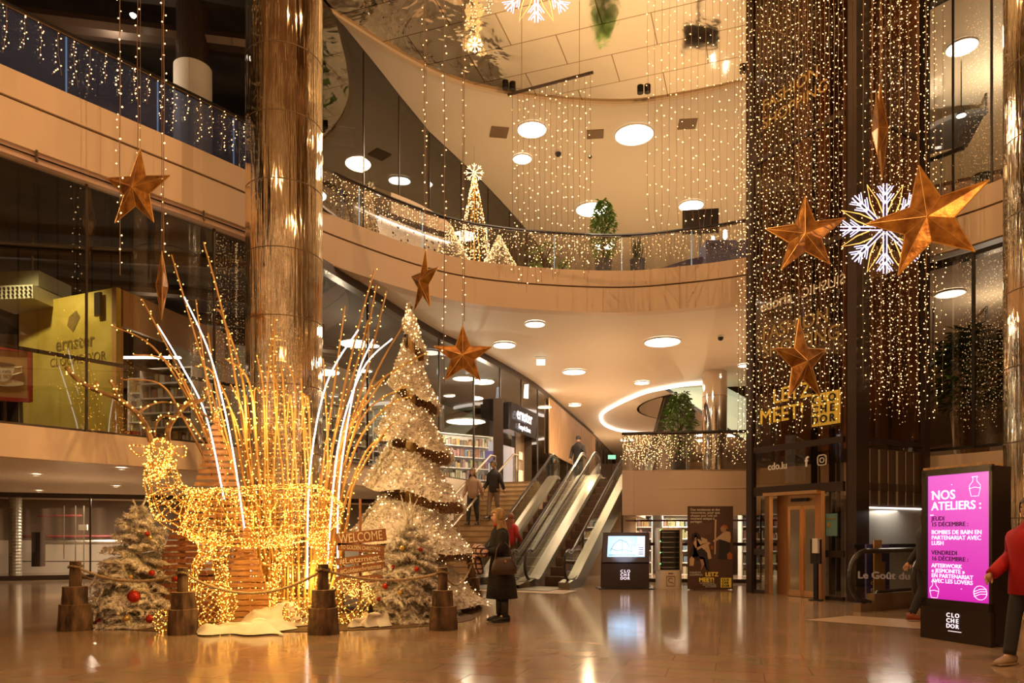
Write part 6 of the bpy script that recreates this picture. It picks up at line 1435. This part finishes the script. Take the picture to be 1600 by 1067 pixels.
def shoe(mb,an,toe,k,mi=0,h=.09,boot=0.):
    an=Vector(an);toe=Vector(toe); d=Vector((toe.x-an.x,toe.y-an.y,0)).normalized(); s=Vector((-d.y,d.x,0)); g=min(an.z-.08,toe.z-.03)
    heel=Vector((an.x,an.y,g))-d*.07*k; tp=Vector((an.x,an.y,g))+d*.19*k; vs=[];n=10; rings=[(0,.035,.10),(.25,.042,.11),(.5,.043,.085),(.75,.048,.06),(.95,.035,.045),(1,.012,.03)]
    for u,w_,hh in rings:
        c=heel.lerp(tp,u)
        for j in range(n): q=2*PI*j/n; vs.append(c+s*(w_*k*math.cos(q))+Vector((0,0,max(0,(hh*k/2)*(1+math.sin(q))))))
    mb.add(vs,[(i*n+j,i*n+(j+1)%n,(i+1)*n+(j+1)%n,(i+1)*n+j) for i in range(len(rings)-1) for j in range(n)]+[tuple(range(n)),tuple(range(len(vs)-1,len(vs)-n-1,-1))],mi)
    mb.box(tuple(heel.lerp(tp,.5)+Vector((0,0,.008))),(.09*k,.25*k,.016),math.atan2(d.y,d.x)-PI/2,mi)
    if boot: mb.tube([an+Vector((0,0,-.03)),an+Vector((0,0,boot))],[.052*k,.058*k],10,mi)
def long_hair(mb,hc,k,yaw,L,mi=0):
    R=Matrix.Rotation(yaw,3,'Z')
    n,h=18,10; vs=[]
    cap=[hc+R@(Vector((math.sin(a)*math.cos(q)*.084,math.sin(a)*math.sin(q)*.106+.006-.004*i,math.cos(a)*.128+.006))*k) for i,a in enumerate([0.02,.25,.5,.75,.95,1.12]) for q in [2*PI*j/18 for j in range(18)]]
    mb.add(cap,[(i*18+j,i*18+(j+1)%18,(i+1)*18+(j+1)%18,(i+1)*18+j) for i in range(5) for j in range(18)],mi)
    for i in range(h+1):
        a=PI*.62*i/h
        for j in range(n+1):
            q=-.15*PI+1.30*PI*j/n; vs.append(hc+R@(Vector((math.sin(a)*math.cos(q)*.088,math.sin(a)*math.sin(q)*.112+.006,math.cos(a)*.130+.008))*k))
    mb.add(vs,[(i*(n+1)+j,i*(n+1)+j+1,(i+1)*(n+1)+j+1,(i+1)*(n+1)+j) for i in range(h) for j in range(n)],mi)
    if L<.1: return
    rows=8; base=[]
    for r in range(rows+1):
        u=r/rows; z=-.05-L*u; w_=.086+.05*math.sin(PI*u*.8); dpt=.11+.085*u
        for j in range(n+1):
            q=-.12*PI+1.24*PI*j/n; base.append(hc+R@(Vector((w_*math.cos(q)+.01*math.sin(j*2.1+r),dpt*math.sin(q)*(1-.15*u)+.03*u,z+.015*math.sin(j*1.7)))*k))
    mb.add(base,[(i*(n+1)+j,i*(n+1)+j+1,(i+1)*(n+1)+j+1,(i+1)*(n+1)+j) for i in range(rows) for j in range(n)],mi)
# the woman in the long dark coat
arms=[[(-.25,-.05,1.12),(-.10,-.26,1.06)],[(.25,-.06,1.12),(.06,-.30,1.02)]]
legs=[[(-.085,.0,.50),(-.085,.02,.11),(-.085,-.08,.04)],[(.09,.02,.50),(.10,.05,.11),(.10,-.05,.04)]]
wo,k,hz,hc=person('person','blonde woman in a long dark coat holding a plaid scarf, standing before the escalators',(P(781,835,11.1).x,11.1,0),-1.28,dict(H=1.73,arms=arms,legs=legs,yaw=-.1,palm=[(.5,0,.5),(-.5,0,.5)],curl=.9))
coat=MB(); M['coat']=noise_col(mat('dark_coat',(.02,.015,.014),.95),(.010,.008,.008),(.024,.017,.016),20)
rings=[(0,.03,.36,.255,.245),(0,.03,.6,.228,.218),(0,.02,.85,.195,.18),(0,.01,1.02,.165,.145),(0,0,1.15,.175,.14),(0,0,1.30,.195,.14),(0,0,1.38,.185,.12),(0,.0,1.44,.10,.08),(0,0,1.47,.07,.065)]
coat.loft([tuple(v*k for v in r) for r in rings],22)
for i,(s,a) in enumerate(zip((-1,1),arms)): sleeve(coat,Vector((s*.15,0,1.37))*k,Vector(a[0])*k,Vector(a[1])*k,.085*k,.065*k,.052*k)
coat.build('long_coat','coat',wo,smooth=True,local=True)
for g in legs: b=MB(); shoe(b,Vector(g[1])*k,Vector(g[2])*k,k*1.05,boot=.32); b.build('ankle_boot',mat('boot_leather',(.02,.015,.015),.35),wo,smooth=True,local=True)
h=MB(); long_hair(h,hc,k,-.1,.42); h.build('long_hair',noise_col(mat('blonde_hair',(.45,.28,.13),.6),(.26,.15,.06),(.50,.34,.16),30,(1,1,.1)),wo,smooth=True,local=True)
c_=MB(); c_.tube([Vector((.07*math.cos(q),.065*math.sin(q)-.01,1.475))*k for q in [2*PI*j/12 for j in range(13)]],.03,8,cap=False); c_.build('red_collar',mat('red_knit',(.35,.03,.025),.8),wo,smooth=True,local=True)
# plaid scarf held over the arms
m=mat('plaid',(.5,.3,.2),.9); n_,l_=nt(m); tc=n_.new('ShaderNodeTexCoord'); w1=n_.new('ShaderNodeTexWave'); w1.inputs['Scale'].default_value=4; w1.bands_direction='X'; w2=n_.new('ShaderNodeTexWave'); w2.inputs['Scale'].default_value=4; w2.bands_direction='Z'
mx=n_.new('ShaderNodeMath'); mx.operation='MAXIMUM'; cr=n_.new('ShaderNodeValToRGB'); cr.color_ramp.interpolation='CONSTANT'; cr.color_ramp.elements[0].color=(.55,.38,.32,1); cr.color_ramp.elements[1].color=(.20,.07,.06,1); cr.color_ramp.elements[1].position=.72
e_=cr.color_ramp.elements.new(.88); e_.color=(.03,.015,.015,1); mh=n_.new('ShaderNodeMath'); mh.operation='MULTIPLY'; mh.inputs[1].default_value=1
l_.new(tc.outputs['Object'],w1.inputs[0]); l_.new(tc.outputs['Object'],w2.inputs[0]); l_.new(w1.outputs['Fac'],mx.inputs[0]); l_.new(w2.outputs['Fac'],mx.inputs[1]); l_.new(mx.outputs[0],mh.inputs[0]); l_.new(mh.outputs[0],cr.inputs[0]); l_.new(cr.outputs[0],n_['Principled BSDF'].inputs['Base Color'])
s_=MB(); s_.tube(catmull([Vector((-.24,-.24,1.12)),Vector((-.08,-.33,1.13)),Vector((.08,-.34,1.11)),Vector((.20,-.26,1.05))],4),[.06,.075,.085,.085,.09,.09,.09,.085,.085,.08,.075,.07,.06],12); s_.tube(catmull([Vector((-.04,-.36,1.08)),Vector((-.02,-.36,.95)),Vector((.0,-.33,.82)),Vector((0,-.30,.74))],4),[.06,.065,.07,.07,.075,.075,.07,.07,.065,.06,.055,.05,.03],10)
q_=s_.build('plaid_scarf',m,None,smooth=True,origin=(0,0,0)); q_.location=wo.location; q_.rotation_euler=wo.rotation_euler; tag(q_,'plaid scarf in pink and dark checks draped over the woman\'s arms','scarf')
# handbag on the near arm
hb=thing('handbag','soft brown leather handbag hanging on the standing woman\'s arm','bag',tuple(wo.location+Vector((0,0,0))),-1.28)
a=MB(); a.loft([(.30,-.02,.74,.05,.15),(.31,-.02,.76,.075,.20),(.31,-.02,.85,.075,.205),(.30,-.02,.96,.05,.16),(.29,-.02,1.01,.02,.12)],16); a.build('bag_body',mat('bag_leather',(.05,.025,.014),.5),hb,smooth=True,local=True)
a=MB(); a.tube(catmull([Vector((.31,-.16,.98)),Vector((.30,-.12,1.15)),Vector((.28,-.03,1.24)),Vector((.30,.06,1.15)),Vector((.31,.11,.98))],4),.011,6); a.build('strap',MATS['bag_leather'],hb,local=True)
a=MB(); a.ball((.385,-.02,.95),.018,8); a.build('clasp','brass',hb,local=True)
# walkers
def walker(label,loc,rz,H,top_m,leg_m,hair_m,stride=.18,longh=False,jr=1.0,hem=.80,shoes='rubber',arm_sw=.16,yaw=0):
    A=[[(-.23,.05,1.12),(-.24,-arm_sw,.92)],[(.23,.02,1.12),(.24,arm_sw,.90)]]; L=[[(-.09,-stride*.6,.52),(-.09,-stride,.11),(-.09,-stride-.1,.04)],[(.09,.02,.50),(.09,stride*1.1,.13),(.09,stride*1.1-.1,.05)]]
    t,k,hz,hc=person('person',label,loc,rz,dict(H=H,arms=A,legs=L,yaw=yaw,palm=[(1,0,0),(-1,0,0)],curl=.4))
    a=MB(); a.loft([tuple(v*k for v in r) for r in [(0,.0,hem,.175*jr,.135*jr),(0,0,1.0,.165*jr,.13*jr),(0,0,1.15,.17*jr,.13*jr),(0,0,1.30,.195*jr,.135*jr),(0,0,1.38,.18,.12),(0,0,1.44,.10,.08),(0,0,1.48,.07,.065)]],18)
    for s,q in zip((-1,1),A): sleeve(a,Vector((s*.15,0,1.37))*k,Vector(q[0])*k,Vector(q[1])*k,.08*k*jr,.062*k*jr,.048*k*jr)
    a.build('jacket',top_m,t,smooth=True,local=True)
    a=MB()
    for s,g in zip((-1,1),L): trouser(a,Vector((s*.08,0,.9))*k,Vector(g[0])*k,Vector(g[1])*k,.105*k,.07*k,.058*k)
    a.build('trousers',leg_m,t,smooth=True,local=True)
    for g in L: a=MB(); shoe(a,Vector(g[1])*k,Vector(g[2])*k,k*1.08); a.build('shoe',shoes,t,smooth=True,local=True)
    a=MB(); long_hair(a,hc,k,yaw,.30 if longh else .02); a.build('hair',hair_m,t,smooth=True,local=True); return t
hb_=mat('brown_hair',(.12,.06,.03),.6); hd_=mat('dark_hair',(.03,.02,.015),.6)
def on_stairs(along,offs): z=max(0,math.ceil((along+.9)/(5.35/19)))*ZM/19; return T3(along,offs,min(z,ZM))
walker('person in a beige jacket and dark trousers walking down the stairs, left of the pair',on_stairs(1.75,3.28),rzE+.1,1.70,mat('beige_jacket',(.42,.28,.20),.8),mat('dark_jeans',(.03,.03,.035),.8),hb_,longh=True)
walker('person in a dark jacket walking down the stairs, right of the pair',on_stairs(2.0,2.70),rzE-.1,1.76,mat('dark_jacket',(.03,.025,.025),.8),mat('tan_trousers',(.22,.15,.10),.8),hd_)
walker('person in a red top standing on the left rising escalator',T3(.5,1.5,.30),rzE+PI,1.62,mat('red_top',(.50,.03,.03),.7),mat('brown_trousers',(.12,.06,.04),.8),mat('auburn_hair',(.25,.08,.03),.6),stride=.05,longh=True)
sn=mat('sneaker',(.35,.24,.15),.5)
walker('person in a bright red jacket walking out of the picture at the right edge',(P(1612,835,7.4).x,7.4,0),-1.2,1.72,mat('red_jacket',(.42,.004,.008),.8),mat('black_trousers',(.02,.02,.022),.8),hd_,stride=.20,jr=1.25,hem=.72,shoes=sn,arm_sw=.25)
walker('person in dark clothes walking behind the pink screen',(P(1447,835,11.0).x,11.0,0),1.35,1.72,MATS['dark_jacket'],MATS['black_trousers'],hd_,stride=.15,shoes=mat('red_brown_shoe',(.25,.06,.03),.5))
walker('dark figure at the head of the left rising escalator',T3(6.4,1.5,ZM+.02),rzE+PI,1.70,MATS['dark_jacket'],MATS['black_trousers'],hd_,stride=.05)
e_top=Vector((5.75,27.5,ZM)); d_=Vector((3.1,9.3,0)).normalized()
p_=e_top+d_*8.2; p_.z=ZM+5.6*8.2/9.7+.05
walker('dark figure riding the far escalator through the ceiling opening',p_,math.atan2(9.3,3.1)-PI/2+PI,1.72,MATS['dark_jacket'],MATS['black_trousers'],hd_,stride=.05)
